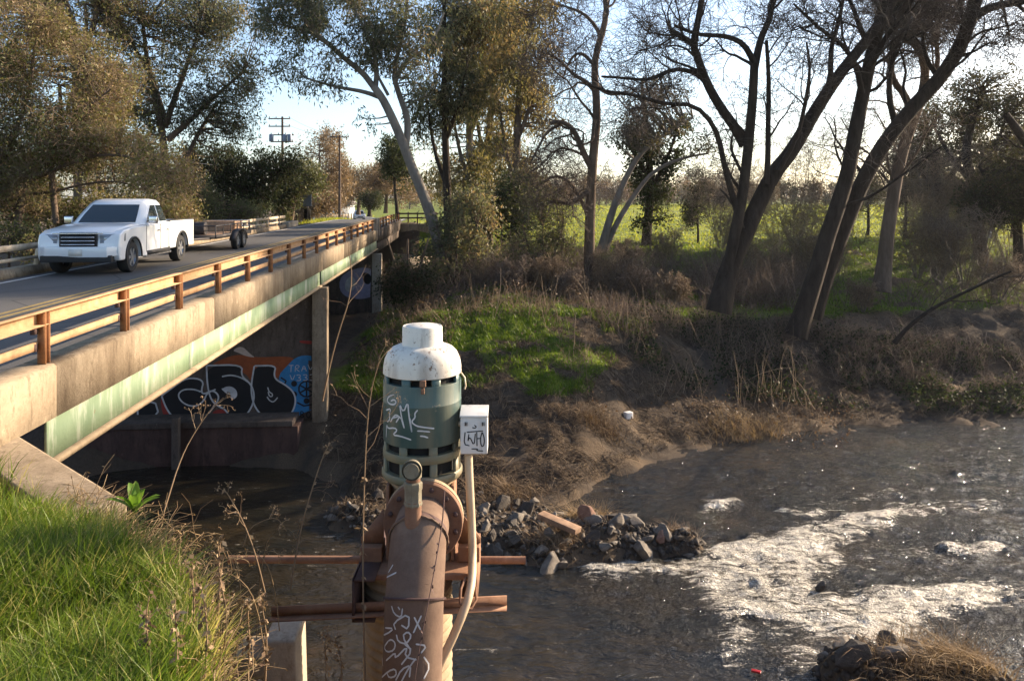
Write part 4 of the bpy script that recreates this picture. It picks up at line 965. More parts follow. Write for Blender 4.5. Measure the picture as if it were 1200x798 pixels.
MB().box((hx, hd, hz + 1.35), (9, 6, 2.7)).build('wall', M['housewall'], hs)
MB().hexa([(hx - 5, hd - 3.5, hz + 2.7), (hx + 5, hd - 3.5, hz + 2.7), (hx + 5, hd + 3.5, hz + 2.7), (hx - 5, hd + 3.5, hz + 2.7), (hx - 4.6, hd - .1, hz + 4.2), (hx + 4.6, hd - .1, hz + 4.2), (hx + 4.6, hd + .1, hz + 4.2), (hx - 4.6, hd + .1, hz + 4.2)]).build('roof', M['roof'], hs)
for k in (-2.5, 0, 2.5):
    f = MB().box((hx + k, hd - 3.02, hz + 1.5), (1.1, .06, 1.2)).build('window', M['fencewhite'], hs)
    MB().box((hx + k, hd - 3.06, hz + 1.5), (.9, .03, 1.0)).build('pane', M['glass'], f)
# white field fence on the right, behind the trees
ff = thing('field_fence', 'pale two rail fence across the grass behind the trees on the right', 'fence', at(1133, 292, 66))
pp = [at(1126, 292, 66), at(1144, 291, 66), at(1160, 290.5, 66)]
for q in pp: MB().box((q[0], q[1], 4.3), (.16, .16, 1.9)).build('fence_post', M['fencewhite'], ff)
for z in (.55, .95):
    MB().tube([(pp[0][0], pp[0][1], 4.1 + z), (pp[2][0], pp[2][1], 4.1 + z)], .06, 4).build('fence_rail', M['fencewhite'], ff)

# ------------------------------------------------------------------ graffiti: flat paint on real surfaces
def bvh_of(o):
    mw = Matrix.Translation(Vector(wtrans(o)))
    return BVHTree.FromPolygons([mw @ v.co for v in o.data.vertices], [list(p.vertices) for p in o.data.polygons])
def hits(bvhs, pts, off=.003):
    out = []
    for px, py in pts:
        d = Vector(at(px, py, 1.0)) - Vector((0, 0, EYE)); d.normalize(); best = None
        for bv in bvhs:
            h = bv.ray_cast(Vector((0, 0, EYE)), d)
            if h[0] is not None and (best is None or h[3] < best[3]): best = h
        if best:
            n = best[1] if best[1].dot(d) < 0 else -best[1]
            out.append((np.array(best[0] + n * off), np.array(n)))
    return out
def dens(pts, step):
    pts = np.array(pts, float); out = [pts[0]]
    for a, b_ in zip(pts[:-1], pts[1:]):
        n = max(1, int(np.linalg.norm(b_ - a) / step))
        for k in range(1, n + 1): out.append(a + (b_ - a) * k / n)
    return np.array(out)
def smoothline(pts, it=2, closed=False):
    p = np.array(pts, float)
    for _ in range(it):   # chaikin
        q = []
        m = len(p)
        rngi = range(m if closed else m - 1)
        for i in rngi:
            a, b_ = p[i], p[(i + 1) % m]; q += [a * .75 + b_ * .25, a * .25 + b_ * .75]
        if not closed: q = [p[0]] + q + [p[-1]]
        p = np.array(q)
    return p
def ribbon(b, H, w):
    if len(H) < 2: return
    P = np.array([h[0] for h in H]); N = np.array([h[1] for h in H])
    T = np.gradient(P, axis=0); S = nrm(np.cross(N, T)); ww = w * np.ones(len(P)); ww[0] *= .6; ww[-1] *= .5
    v = np.r_[P + S * ww[:, None] / 2, P - S * ww[:, None] / 2]; n = len(P)
    b.add(v, [[i, i + 1, n + i + 1, n + i] for i in range(n - 1)])
def paint_strokes(name, strokes, bvhs, w, mat, parent, off=.003, smooth=1, step=1.0):
    b = MB()
    for s in strokes:
        p = smoothline(s, smooth) if len(s) > 2 and smooth else np.array(s, float)
        ribbon(b, hits(bvhs, dens(p, step), off), w)
    if b.n: return b.build(name, mat, parent)
def zr(pts, x0, y0, sc): return [(x0 + a / sc, y0 + b_ / sc) for a, b_ in pts]
# motor tag
MS = [[(215,150),(172,160),(158,195),(178,222),(215,226),(232,205),(212,185),(188,198)], [(150,270),(188,255),(178,300),(180,345),(160,360)], [(185,362),(200,330),(228,300),(268,332)], [(200,330),(246,318)], [(292,410),(270,320),(255,215),(285,290),(320,202),(326,300),(350,440)], [(228,365),(262,310),(292,410)], [(335,330),(350,440)], [(396,268),(372,295),(378,325),(345,360),(385,392),(440,402),(525,412)], [(152,480),(156,375),(165,412),(215,405),(240,425),(200,462),(262,470),(346,500)], [(392,430),(440,432),(492,438)], [(414,470),(445,472),(478,484)]]
paint_strokes('paint_tag', [zr(s, 430, 440, 6.65) for s in MS], [bvh_of(body)], .011, M['g_white'], body, .002)
MS = [[(765,440),(756,535),(800,545)], [(778,440),(906,430)], [(795,455),(785,520),(800,470),(835,550),(845,450)], [(856,440),(858,548)], [(858,490),(885,488)], [(897,440),(884,490),(890,548),(910,550),(917,495),(900,440)], [(815,570),(868,570),(850,583),(906,586)], [(820,403),(842,410),(854,397),(836,385)]]
paint_strokes('marker_tag', [zr(s, 430, 440, 6.65) for s in MS], [bvh_of(bx)], .008, M['g_black'], bx, .002, 1, .6)
PS = [[(320,320),(335,370),(380,395),(388,335)], [(360,325),(372,345)], [(345,470),(330,425),(430,365),(425,470),(380,440)], [(235,512),(290,498),(335,462),(280,458)], [(300,540),(272,580),(290,612),(335,600),(345,555),(320,530),(300,540)], [(350,500),(360,545),(410,560),(445,510),(420,480),(385,510),(440,600)], [(245,655),(248,715)], [(262,650),(266,700)], [(285,665),(345,610),(340,655),(420,570),(400,640),(475,660)], [(240,790),(300,730),(345,715),(350,760),(305,775),(290,740)], [(345,790),(380,720),(440,690),(430,770)], [(380,798),(420,720),(470,650)], [(400,560),(450,600),(380,690)], [(460,390),(500,470)], [(455,490),(505,380)], [(470,560),(540,570),(500,620)], [(520,640),(560,700),(520,780)], [(300,110),(330,60)], [(290,140),(350,110)]]
paint_strokes('paint_tag', [zr(s, 400, 650, 5.39) for s in PS], [bvh_of(q) for q in pipes], .010, M['g_white'], pipes[3], .0035)
# big piece on the pier wall
Z = lambda pts: zr(pts, 150, 390, 4.8)
wallb = [bvh_of(pier)]
def wall_fill(name, pts, mat, off, smooth=2):
    p = smoothline(Z(pts), smooth, True) if smooth else np.array(Z(pts))
    H = hits(wallb, p, off)
    if len(H) > 2: return MB().ngon([h[0] for h in H]).build(name, mat, pier)
def wall_line(name, strokes, w, mat, off, smooth=1, closed=False):
    b = MB()
    for s in strokes:
        q = Z(s)
        p = smoothline(q + ([q[0]] if closed else []), smooth) if smooth and len(q) > 2 else np.array(q, float)
        ribbon(b, hits(wallb, dens(p, 1.0), off), w)
    if b.n: b.build(name, mat, pier)
wall_fill('paint_patch', [(455,188),(520,150),(620,118),(720,140),(900,130),(945,150),(880,205),(845,260),(705,290),(650,210)], M['g_orange'], .004)
wall_fill('paint_patch', [(180,360),(215,350),(250,480),(200,480)], M['g_red'], .006); wall_fill('paint_patch', [(480,430),(560,430),(590,500),(460,500)], M['g_red'], .006)
wall_fill('paint_patch', [(585,100),(640,70),(690,120),(720,140),(660,130),(620,110)], M['g_pink'], .008)
wall_fill('paint_patch', [(835,250),(900,180),(940,140),(1000,122),(1085,142),(1110,190),(1130,250),(1130,390),(1050,420),(965,460),(930,495),(880,495),(900,380)], M['g_blue'], .006)
wall_fill('paint_patch', [(900,480),(1030,430),(1040,490),(930,497)], M['g_blue'], .0055, 0)
LET = [[(55,430),(150,372),(178,465),(60,487)],
       [(190,352),(262,300),(330,250),(430,262),(412,330),(430,345),(480,318),(520,360),(480,420),(430,480),(380,497),(300,495),(250,470),(215,420)],
       [(443,183),(648,178),(636,240),(692,285),(712,340),(705,400),(670,460),(620,488),(580,480),(550,430),(510,412),(470,380),(448,300)],
       [(712,185),(835,182),(822,230),(832,262),(885,290),(932,330),(946,380),(930,440),(890,480),(830,492),(780,482),(735,445),(706,395),(694,330),(697,270)]]
for i, L_ in enumerate(LET):
    wall_fill('paint_letter', L_, M['g_black'], .010 + .0015 * i, 1 if i == 0 else 2)
    wall_line('letter_outline', [L_], .05, M['g_white'], .0175, 1 if i == 0 else 2, True)
wall_fill('paint_patch', [(530,310),(575,296),(612,318),(618,355),(595,374),(575,366),(585,335),(545,328)], M['g_white'], .018)
wall_line('letter_outline', [[(412,330),(370,315),(310,317),(281,346),(300,385),(345,410),(395,410),(432,375),(445,338),(495,316)], [(530,245),(580,235),(640,250),(690,285)], [(530,312),(560,340),(585,345)]], .045, M['g_white'], .0178, 2)
wall_line('letter_outline', [[(787,305),(795,332),(815,342),(812,358),(795,355),(790,330)], [(783,358),(800,383),(822,388),(843,362)]], .035, M['g_white'], .0178, 2)
circ = lambda cx_, cy_, r_: [(cx_ + r_ * math.cos(a), cy_ + r_ * math.sin(a)) for a in np.linspace(0, 2 * math.pi, 14)]
wall_line('wheel_motif', [circ(1005, 315, 44), [(1005,275),(1005,355)], [(970,295),(1040,335)], [(970,335),(1040,295)], [(1085,230),(1100,300),(1085,360),(1050,400),(990,410),(950,390)], [(860,250),(890,270),(880,290)]], .05, M['g_black'], .0085, 0)
for c_ in ((935, 285), (1070, 345), (1005, 382), (1075, 285), (935, 345)): wall_fill('wheel_motif', circ(c_[0], c_[1], 17), M['g_black'], .0085, 0)
GL = {'T': [[(0,0),(1,0)],[(.5,0),(.45,1)]], 'R': [[(0,1),(.1,0),(.8,.1),(.8,.4),(.1,.5),(.9,1)]], 'A': [[(0,1),(.5,0),(1,1)],[(.2,.6),(.8,.6)]], 'V': [[(0,0),(.5,1),(1,0)]], 'E': [[(1,0),(.1,.05),(.1,.95),(1,1)],[(.1,.5),(.8,.5)]], 'Z': [[(0,0),(1,.05),(.1,.95),(1,1)]], '3': [[(0,.1),(.7,0),(.8,.35),(.3,.5),(.9,.65),(.7,1),(0,.95)]], 'O': [[(.5,0),(0,.4),(.2,.95),(.8,.95),(1,.4),(.5,0)]], 'D': [[(.1,0),(.05,1),(.9,.8),(.95,.25),(.1,0)]], 'B': [[(.1,0),(.1,1),(.8,.85),(.7,.55),(.1,.5),(.7,.35),(.7,.1),(.1,0)]]}
def word(txt, x, y, w, h, gap, skew=0):
    out = []
    for i, ch in enumerate(txt):
        for s in GL[ch]: out.append([(x + i * gap + a * w, y + b_ * h + skew * i) for a, b_ in s])
    return out
wall_line('paint_tag', word('TRAVEZ', 905, 182, 28, 38, 36, -2), .022, M['g_white'], .0195, 1)
wall_line('paint_tag', word('V333D', 912, 235, 28, 34, 37, -1), .022, M['g_white'], .0195, 1)
wall_line('paint_tag', word('BO', 970, 440, 24, 38, 34), .03, M['g_black'], .0085, 1)
wall_fill('paint_patch', [(960,40),(1080,50),(1070,65),(970,60)], M['g_red'], .004)
# second pier, mottled throw-ups
w2 = [bvh_of(pier2)]
def w2fill(pts, mat, off):
    H = hits(w2, smoothline(pts, 2, True), off)
    if len(H) > 2: MB().ngon([h[0] for h in H]).build('paint_patch', mat, pier2)
w2fill([(398,322),(425,312),(441,318),(442,346),(420,352),(398,345)], M['g_violet'], .004)
w2fill([(404,330),(412,322),(418,330),(414,342),(405,342)], M['g_white'], .008); w2fill([(424,318),(436,322),(434,334),(426,332)], M['g_black'], .008)
w3 = [bvh_of(o) for o in bridge.children if o.name.startswith('abutment')]
def w3fill(pts, mat, off):
    H = hits(w3, smoothline(pts, 2, True), off)
    if len(H) > 2: MB().ngon([h[0] for h in H]).build('paint_patch', mat, bridge)
w3fill([(450,290),(458,287),(459,296),(451,298)], M['g_white'], .01); w3fill([(452,300),(464,298),(466,312),(456,316)], M['g_red'], .01)
w3fill([(450,318),(462,316),(466,330),(452,334)], M['g_orange'], .012); w3fill([(460,326),(470,322),(470,346),(458,346)], M['g_blue'], .014); w3fill([(448,330),(457,332),(456,348),(447,346)], M['g_blue'], .016)
# ------------------------------------------------------------------ vegetation tools
def resample(pts, rad, n, it=1):
    pts = np.array(pts, float); rad = np.array(rad, float)
    for _ in range(it):
        q = [pts[0]]; r = [rad[0]]
        for i in range(len(pts) - 1):
            q += [pts[i] * .75 + pts[i + 1] * .25, pts[i] * .25 + pts[i + 1] * .75]; r += [rad[i] * .75 + rad[i + 1] * .25, rad[i] * .25 + rad[i + 1] * .75]
        q.append(pts[-1]); r.append(rad[-1]); pts, rad = np.array(q), np.array(r)
    s = np.r_[0, np.cumsum(np.linalg.norm(np.diff(pts, axis=0), axis=1))]
    t = np.linspace(0, s[-1], n)
    return np.stack([np.interp(t, s, pts[:, k]) for k in range(3)], 1), np.interp(t, s, rad)
def grow(P, Rr, k, t0, L, spread=.9, up=0., n=5, wig=.25, grav=0., rs=.55, rmin=.006, fwd=.5, lj=.4, tip=.35, maxr=9, minlen=0):
    """vectorised: k children on every parent polyline"""
    P = np.asarray(P); M_, np_, _ = P.shape
    plen = np.linalg.norm(np.diff(P, axis=1), axis=2).sum(1)
    idx = np.repeat(np.arange(M_), k); N = len(idx)
    t = t0 + (1 - t0) * rng.random(N) ** .8
    f = t * (np_ - 1); i0 = np.minimum(f.astype(int), np_ - 2); fr = (f - i0)[:, None]
    a, b = P[idx, i0], P[idx, i0 + 1]
    p = a + (b - a) * fr; T = nrm(b - a); r0 = Rr[idx, i0] * (1 - fr[:, 0]) + Rr[idx, i0 + 1] * fr[:, 0]
    rv = nrm(rng.normal(size=(N, 3))); rv = nrm(rv - (rv * T).sum(1, keepdims=True) * T)
    d = nrm(T * fwd + rv * spread + np.array([0, 0, up]))
    ln = np.maximum(plen[idx] * L * (1.15 - .6 * t) * (1 - lj / 2 + lj * rng.random(N)), minlen)
    out = np.empty((N, n, 3)); out[:, 0] = p
    for j in range(1, n):
        d = nrm(d + rng.normal(size=(N, 3)) * wig + np.array([0, 0, grav]))
        p = p + d * (ln / (n - 1))[:, None]; out[:, j] = p
    rr = np.maximum(np.minimum(r0 * rs, maxr)[:, None] * np.linspace(1, tip, n), rmin)
    return out, rr
def leaves(b, centers, ln, wd, droop=0., tint=None, flat=0.):
    N = len(centers)
    ax = nrm(rng.normal(size=(N, 3)) + np.array([0, 0, -droop])); sd = nrm(np.cross(ax, rng.normal(size=(N, 3)) + np.array([0, 0, flat])))
    l = ln * (.6 + .8 * rng.random(N))[:, None]; w = wd * (.6 + .8 * rng.random(N))[:, None]
    v = np.stack([centers, centers + ax * l * .45 + sd * w * .5, centers + ax * l, centers + ax * l * .45 - sd * w * .5], 1).reshape(-1, 3)
    q = np.arange(N * 4).reshape(-1, 4)
    if tint is None: tint = rng.random(N)
    return b.add(v, q, tint=np.repeat(np.clip(tint, 0, 1), 4))
def ellip(N, c, r, shell=.5):
    u = nrm(rng.normal(size=(N, 3))); rad = rng.random(N) ** (1 / 3.) ; rad = rad * (1 - shell) + shell * (.75 + .25 * rng.random(N)) * rad ** .3
    return np.array(c) + u * rad[:, None] * np.array(r)
def to_skel(limbs):
    return np.concatenate([p for p, r in limbs]), np.concatenate([r for p, r in limbs])
def feeders(centers, SP_, SR, n=6, rmax=.06, sag=.0, bias=.6):
    """a curved branch from the nearest limb point to each cluster"""
    out = np.empty((len(centers), n, 3)); rr = np.empty((len(centers), n))
    for i0 in range(0, len(centers), 400):
        c = centers[i0:i0 + 400]
        dv = SP_[None] - c[:, None]; d2 = (dv ** 2).sum(2) + np.maximum(dv[:, :, 2], 0) ** 2 * bias * 3
        j = d2.argmin(1); s = SP_[j]; t = np.linspace(0, 1, n)[None, :, None]
        mid = (s + c) / 2 + rng.normal(size=c.shape) * .12 * np.linalg.norm(c - s, axis=1, keepdims=True) + [0, 0, sag]
        out[i0:i0 + 400] = s[:, None] * (1 - t) ** 2 + 2 * mid[:, None] * t * (1 - t) + c[:, None] * t ** 2
        rr[i0:i0 + 400] = np.minimum(SR[j] * .5, rmax)[:, None] * np.linspace(1, .2, n)
    return out, np.maximum(rr, .006)
def px_limb(d, pts, r0, r1, n=14, dd=None):
    if d < 34: r0, r1 = r0 * .8, r1 * .8
    """pts: pixel polyline at distance d (optional depth change toward the tip); radii in pixels"""
    m = len(pts); dds = np.linspace(0, dd or 0, m)
    P = [at(p[0], p[1], d + dds[i]) for i, p in enumerate(pts)]
    return resample(P, np.linspace(r0, r1, m) / F * d, n)
def tree(name, label, cat, base, limbs, crown_fn, bark, crown_mat, group=None, twigs=None, twig_mat=None, sides=9, flare=True):
    t = thing(name, label, cat, base, 0, group)
    b = MB()
    for i, (p, r) in enumerate(limbs):
        r = r.copy()
        if flare and i == 0: r *= 1 + .3 * np.exp(-np.linspace(0, 16, len(r)))
        b.tubes(p[None], r[None], sides if i < 6 else 7)
    for tw in (twigs or []):
        if tw[2] == 'trunk': b.tubes(tw[0], tw[1], tw[3] if len(tw) > 3 else 5)
    b.build('trunk', bark, t, smooth=180)
    if twigs and any(tw[2] != 'trunk' for tw in twigs):
        b = MB()
        for tw in twigs:
            if tw[2] != 'trunk': b.tubes(tw[0], tw[1], tw[3] if len(tw) > 3 else 3, tint=rng.random(len(tw[0])))
        b.build('branches' if crown_fn else 'crown', twig_mat or bark, t)
    if crown_fn:
        b = MB(); crown_fn(b); b.build('crown', crown_mat, t)
    return t
def leafy(name, label, cat, d, limbs, lobes, nclus, nleaf, lsz, bark, lmat, group=None, cr=.45, droop=.3, base=None, sprays=5, twl=.7, fuzz=0, twm=None, tintn=.35, rmax=.06, shell=.5):
    """lobes: (px, py, rx, ry, depth offset, rdepth m) in pixels"""
    vol = np.array([l[2] * l[3] * l[5] for l in lobes], float) ** .8; vol /= vol.sum()
    cs = []
    for l, v in zip(lobes, vol):
        dd = d + l[4]; c = at(l[0], l[1], dd); cs.append(ellip(max(4, int(nclus * 1.35 * v)), c, (l[2] / F * dd, l[5], l[3] / F * dd), shell))
    cs = np.concatenate(cs); q_ = d / 45.; nf_ = fbm(cs[:, 0] * .45 / q_ + cs[:, 1] * .21 + d, cs[:, 2] * .45 / q_ + cs[:, 1] * .17, 2); cs = cs[nf_ >= np.quantile(nf_, .27)]; cs[:, 2] = np.maximum(cs[:, 2], ground(cs[:, 0], cs[:, 1]) + .2)
    SPt, SRd = to_skel(limbs)
    fd, fr = feeders(cs, SPt, SRd, rmax=rmax)
    tw, tr = grow(fd, fr, sprays, .5, .01, .9, .1, 4, .25, -.05 * droop * 3, .6, .007, minlen=twl)
    tws = [(fd, fr, 'trunk', 4), (tw, tr, 'tw')]
    if fuzz:
        fz, fzr = grow(tw, tr, fuzz, .1, .6, .9, 0, 3, .3, 0, .7, .006)
        tws.append((fz, fzr, 'tw'))
    base = base if base is not None else limbs[0][0][0]
    def crown(b):
        k = nleaf // max(1, len(tw)) + 1
        idx = np.repeat(np.arange(len(tw)), k); tt = rng.random(len(idx)) ** .7 * (tw.shape[1] - 1); i0 = np.minimum(tt.astype(int), tw.shape[1] - 2)
        c = tw[idx, i0] + (tw[idx, i0 + 1] - tw[idx, i0]) * (tt - i0)[:, None] + rng.normal(size=(len(idx), 3)) * cr * .5
        # leaf colour varies by clump
        tn = np.clip(.5 + (fbm(c[:, 0] * .6 + c[:, 1] * .3, c[:, 2] * .6 + c[:, 1] * .4, 3) - .5) * 2.0 * tintn * 2 + rng.normal(size=len(c)) * .2, 0, 1)
        leaves(b, c, lsz[0], lsz[1], droop, tn)
    return tree(name, label, cat, base, limbs, crown, bark, lmat, group, tws, twm or bark)
def bare(name, label, cat, limbs, bark, twm, levels, group=None, base=None, leaf=None, main=None):
    """levels: list of dicts for grow, applied to the limbs then recursively"""
    lim = [resample(p, r, 14, 0) for p, r in limbs]
    P = np.stack([p for p, r in lim]); Rr = np.stack([r for p, r in lim])
    tws = []
    for i, lv in enumerate(levels):
        kw = {k: v for k, v in lv.items() if k not in ('keep',)}
        P, Rr = grow(P, Rr, **kw)
        tws.append((P, Rr, 'trunk' if i < 1 else 'tw', 5 if i < 2 else 3))
    crown = None
    base = base if base is not None else limbs[0][0][0]
    t = tree(name, label, cat, base, limbs, None, bark, None, group, tws, twm)
    if leaf:
        n, sz, mat, droop = leaf; b = MB(); Pt = P; idx = rng.integers(0, len(Pt), n); j = rng.integers(0, Pt.shape[1], n)
        leaves(b, Pt[idx, j] + rng.normal(size=(n, 3)) * .12, sz[0], sz[1], droop, rng.random(n)); b.build('leaves', mat, t)
    return t
TW = lambda: None
LV = [dict(k=9, t0=.3, L=.30, spread=.9, up=.3, n=8, wig=.17, grav=.02, rs=.45, rmin=.014, maxr=.075, minlen=1.9),
      dict(k=7, t0=.2, L=.55, spread=.9, up=.15, n=7, wig=.22, grav=.01, rs=.5, rmin=.011, maxr=.032, minlen=1.3),
      dict(k=6, t0=.15, L=.6, spread=.9, up=.08, n=6, wig=.2, grav=-.01, rs=.5, rmin=.008, maxr=.017, minlen=.9),
      dict(k=4, t0=.1, L=.6, spread=.8, up=0, n=4, wig=.2, grav=-.05, rs=.6, rmin=.0065, maxr=.010, minlen=.55)]
def lv(*ks, **kw):
    out = []
    for k, d in zip(ks, LV):
        q = dict(d); q['k'] = k; q.update(kw); out.append(q)
    return out

# ------------------------------------------------------------------ trees: right bank, dark leaning trunks
d = 29.5
limbs = [px_limb(d, [(842,366),(852,320),(868,285),(888,240),(905,205),(930,175),(955,130),(985,85),(1010,55),(1040,15),(1060,-30)], 15, 6, 24, 1.0),
         px_limb(d, [(850,330),(858,290),(866,250),(872,215),(878,160),(882,115),(884,75)], 9, 6, 16, -.5),
         px_limb(d, [(884,75),(876,58),(866,48),(848,42),(825,42),(808,38),(790,30)], 5, 2, 12, -1),
         px_limb(d, [(884,80),(888,60),(893,40),(902,25),(905,5),(915,-20)], 6, 3, 12, .5),
         px_limb(d, [(872,170),(862,150),(845,128),(828,98),(818,70),(812,52),(818,25),(824,-10)], 8, 4, 16, -1),
         px_limb(d, [(828,98),(815,85),(790,80),(760,95),(735,92),(705,90)], 4, 1.6, 14, -1.5),
         px_limb(d, [(815,55),(800,44),(785,36)], 5, 4, 6, 0),
         px_limb(d, [(869,268),(860,235),(850,200),(842,160),(832,140),(812,122),(780,123),(745,112),(712,108),(690,100)], 5, 1.5, 18, -2),
         px_limb(d, [(898,216),(900,180),(900,140),(901,110),(900,75),(898,48)], 4.5, 2.6, 14, .1),
         px_limb(d, [(912,200),(935,160),(944,120),(950,80),(945,50)], 4, 1.5, 12, -1),
         px_limb(d, [(960,125),(975,90),(972,60),(985,20),(990,-20)], 5, 2, 12, -.6)]
bare('cottonwood_tree', 'thick dark bare tree with a forked ivy clad trunk, leftmost of the big leaning trees', 'tree', limbs, M['bark_dark'], M['twig_dark'], lv(5, 5, 5, 4))
d = 31.5
limbs = [px_limb(d, [(932,394),(945,355),(958,315),(968,280),(982,240),(993,205),(1000,165),(1008,125),(1016,85),(1026,45),(1040,-10),(1050,-50)], 13.5, 8, 24, .6),
         px_limb(d, [(1010,110),(1003,75),(985,50),(965,38),(945,20),(930,5)], 4.5, 1.6, 14, -1),
         px_limb(d, [(1018,80),(1030,60),(1040,40),(1062,20),(1075,-20)], 5, 2, 12, -1),
         px_limb(d, [(1022,60),(1010,40),(1000,10),(985,-20)], 5, 2, 10, 0)]
bare('cottonwood_tree', 'tall dark bare trunk rooted at the cut bank, nearest of the leaning trees', 'tree', limbs, M['bark_dark'], M['twig_dark'], lv(7, 6, 5, 4))
d = 33.5
limbs = [px_limb(d, [(950,372),(962,335),(975,300),(990,262),(1005,225),(1022,190),(1045,155),(1075,120),(1105,88),(1128,50),(1142,5),(1150,-30)], 13, 9, 24, -.5),
         px_limb(d, [(1137,24),(1150,14),(1165,8),(1185,4),(1215,0)], 7, 5, 12, -.5),
         px_limb(d, [(1110,80),(1125,65),(1140,62),(1160,50)], 3, 1, 10, -1),
         px_limb(d, [(1050,150),(1040,110),(1045,70),(1055,40),(1070,10)], 5, 2, 12, 1),
         px_limb(d, [(1100,92),(1085,70),(1080,40),(1085,10)], 4, 1.6, 10, .5)]
bare('cottonwood_tree', 'bare dark tree whose trunk leans far to the right over the top of the frame', 'tree', limbs, M['bark_dark'], M['twig_dark'], lv(7, 6, 6, 4))
d = 37
limbs = [px_limb(d, [(1032,342),(1036,310),(1040,270),(1047,225),(1055,185),(1066,150),(1078,120),(1085,90),(1080,60),(1060,40)], 9, 4, 20, 1),
         px_limb(d, [(1070,140),(1060,110),(1045,95),(1043,60),(1060,30)], 5, 2, 14, -1),
         px_limb(d, [(1078,120),(1095,100),(1100,60),(1090,20)], 4, 2, 12, 1)]
bare('bark_tree', 'straight mid size trunk with reddish bark between the leaning tree and the dark oaks', 'tree', limbs, M['bark_brown'], M['twig_grey'], lv(12, 6, 6, 4))
# gnarled bare tree in the middle
d = 38
limbs = [px_limb(d, [(689,372),(690,330),(691,280),(692,240),(694,200),(697,165),(700,135),(698,105),(696,70),(706,40),(712,12),(706,-20)], 7, 3, 26, 0),
         px_limb(d, [(692,195),(684,180),(676,160),(668,147),(655,142),(645,145)], 4, 2.2, 14, -.6),
         px_limb(d, [(692,222),(680,232),(668,240),(655,236),(642,238)], 3.2, 1.5, 12, -.6),
         px_limb(d, [(660,144),(640,155),(630,175),(622,190)], 2, 1, 10, -.4), px_limb(d, [(692,262),(683,238),(668,212),(650,205),(635,215),(625,222)], 2.6, 1.2, 14, .4),
         px_limb(d, [(697,105),(685,95),(672,88),(655,70),(640,62)], 3, 1.2, 12, -.5), px_limb(d, [(698,100),(715,112),(735,108),(755,118)], 3, 1, 12, .5),
         px_limb(d, [(706,45),(690,20),(670,10),(650,5)], 2.6, 1, 12, 0), px_limb(d, [(695,75),(680,60),(668,70),(660,90)], 2.4, 1, 10, .3)]
bare('gnarled_tree', 'slim bare tree with crooked curling branches standing alone before the bright field', 'tree', limbs, M['bark_brown'], M['twig_dark'], lv(6, 5, 5, 4, wig=.36))
# pale leaning pair and the dark leafed tree beside it
d = 52
limbs = [px_limb(d, [(703,300),(712,265),(722,235),(735,205),(750,180),(768,165),(790,150),(812,138)], 5, 1.5, 18), px_limb(d, [(706,300),(722,262),(742,230),(765,200),(800,185),(830,180)], 4, 1.2, 18, 1)]
leafy('leaning_tree', 'pair of pale leaning trunks with thin foliage crossing the bright field', 'tree', d, limbs, [(755,155,30,22,0,2), (738,112,34,22,1,2.4), (800,140,36,18,0,2), (775,100,28,18,0,2), (820,165,22,14,0,1.5), (730,160,20,16,0,1.6)], 130, 3200, (.22, .09), M['bark_grey'], M['leaf_oak'], fuzz=1, twl=.9)
d = 56
limbs = [px_limb(d, [(756,310),(758,270),(763,225),(760,180),(757,140),(752,100)], 6.5, 2, 18), px_limb(d, [(762,225),(778,195),(790,165),(798,135)], 3, 1, 12), px_limb(d, [(759,205),(742,180),(732,150)], 3, 1, 12)]
leafy('small_tree', 'dark dense leafed small tree in front of the bright field', 'tree', d, limbs, [(768,222,20,22,0,1.8), (748,205,16,18,0,1.6), (758,172,24,18,0,2), (788,188,18,16,0,1.6), (790,150,18,18,0,1.6), (742,150,16,16,0,1.5), (755,112,20,14,0,1.6), (765,255,24,16,0,1.6)], 200, 7500, (.24, .12), M['bark_dark'], M['leaf_dark'], fuzz=1)
limbs = [px_limb(60, [(818,300),(818,262),(816,235)], 1.6, .8, 10)]
leafy('small_tree', 'round topped little dark tree, tiny and alone in the sunny field', 'tree', 60, limbs, [(816,245,14,9,0,1), (820,222,8,9,0,.8), (808,255,8,7,0,.8), (826,252,7,8,0,.8)], 60, 2200, (.2, .1), M['bark_dark'], M['leaf_dark'])
# dark oaks at right
OAK = [((1112,318), [(1112,318),(1108,270),(1100,225),(1092,190),(1085,160)], [(1100,160,55,42,0,4), (1072,185,40,30,1,3), (1130,200,45,40,-1,3)], 58, 'broad dark oak behind the reddish trunk on the right bank'),
       ((1150,310), [(1150,310),(1146,260),(1140,215),(1130,180),(1140,140),(1150,110)], [(1150,110,48,34,0,4), (1178,140,42,40,0,4), (1120,130,36,30,1,3), (1185,190,42,36,-1,3)], 52, 'airy tall oak with open crown at the right side of the field'),
       ((1196,330), [(1196,345),(1194,300),(1192,260),(1190,215)], [(1190,225,42,34,0,3), (1160,240,36,26,0,2.5), (1215,200,40,60,0,3)], 44, 'dark low oak trunk at the right edge behind the dead branch')]
for bs, ln, lb, dd, lab in OAK:
    limbs = [px_limb(dd, ln, 8, 3, 18), px_limb(dd, [ln[2], (ln[2][0] - 26, ln[2][1] - 30), (ln[2][0] - 45, ln[2][1] - 65)], 4, 1.5, 12, 1), px_limb(dd, [ln[2], (ln[2][0] + 24, ln[2][1] - 32), (ln[2][0] + 38, ln[2][1] - 75)], 4, 1.5, 12, -1)]
    leafy('oak_tree', lab, 'tree', dd, limbs, lb, 300, 9000, (.19, .10), M['bark_dark'], M['leaf_oak'], fuzz=2, twl=.9, cr=.4, droop=.1)
limbs = [px_limb(40, [(1230,200),(1208,175),(1192,152),(1178,136)], 5, 4, 10)]
limbs[0] = (np.r_[limbs[0][0]], limbs[0][1])
bt = px_limb(40, [(1248,345),(1244,290),(1238,240),(1228,200),(1205,170),(1190,150),(1178,134)], 9, 4, 18)
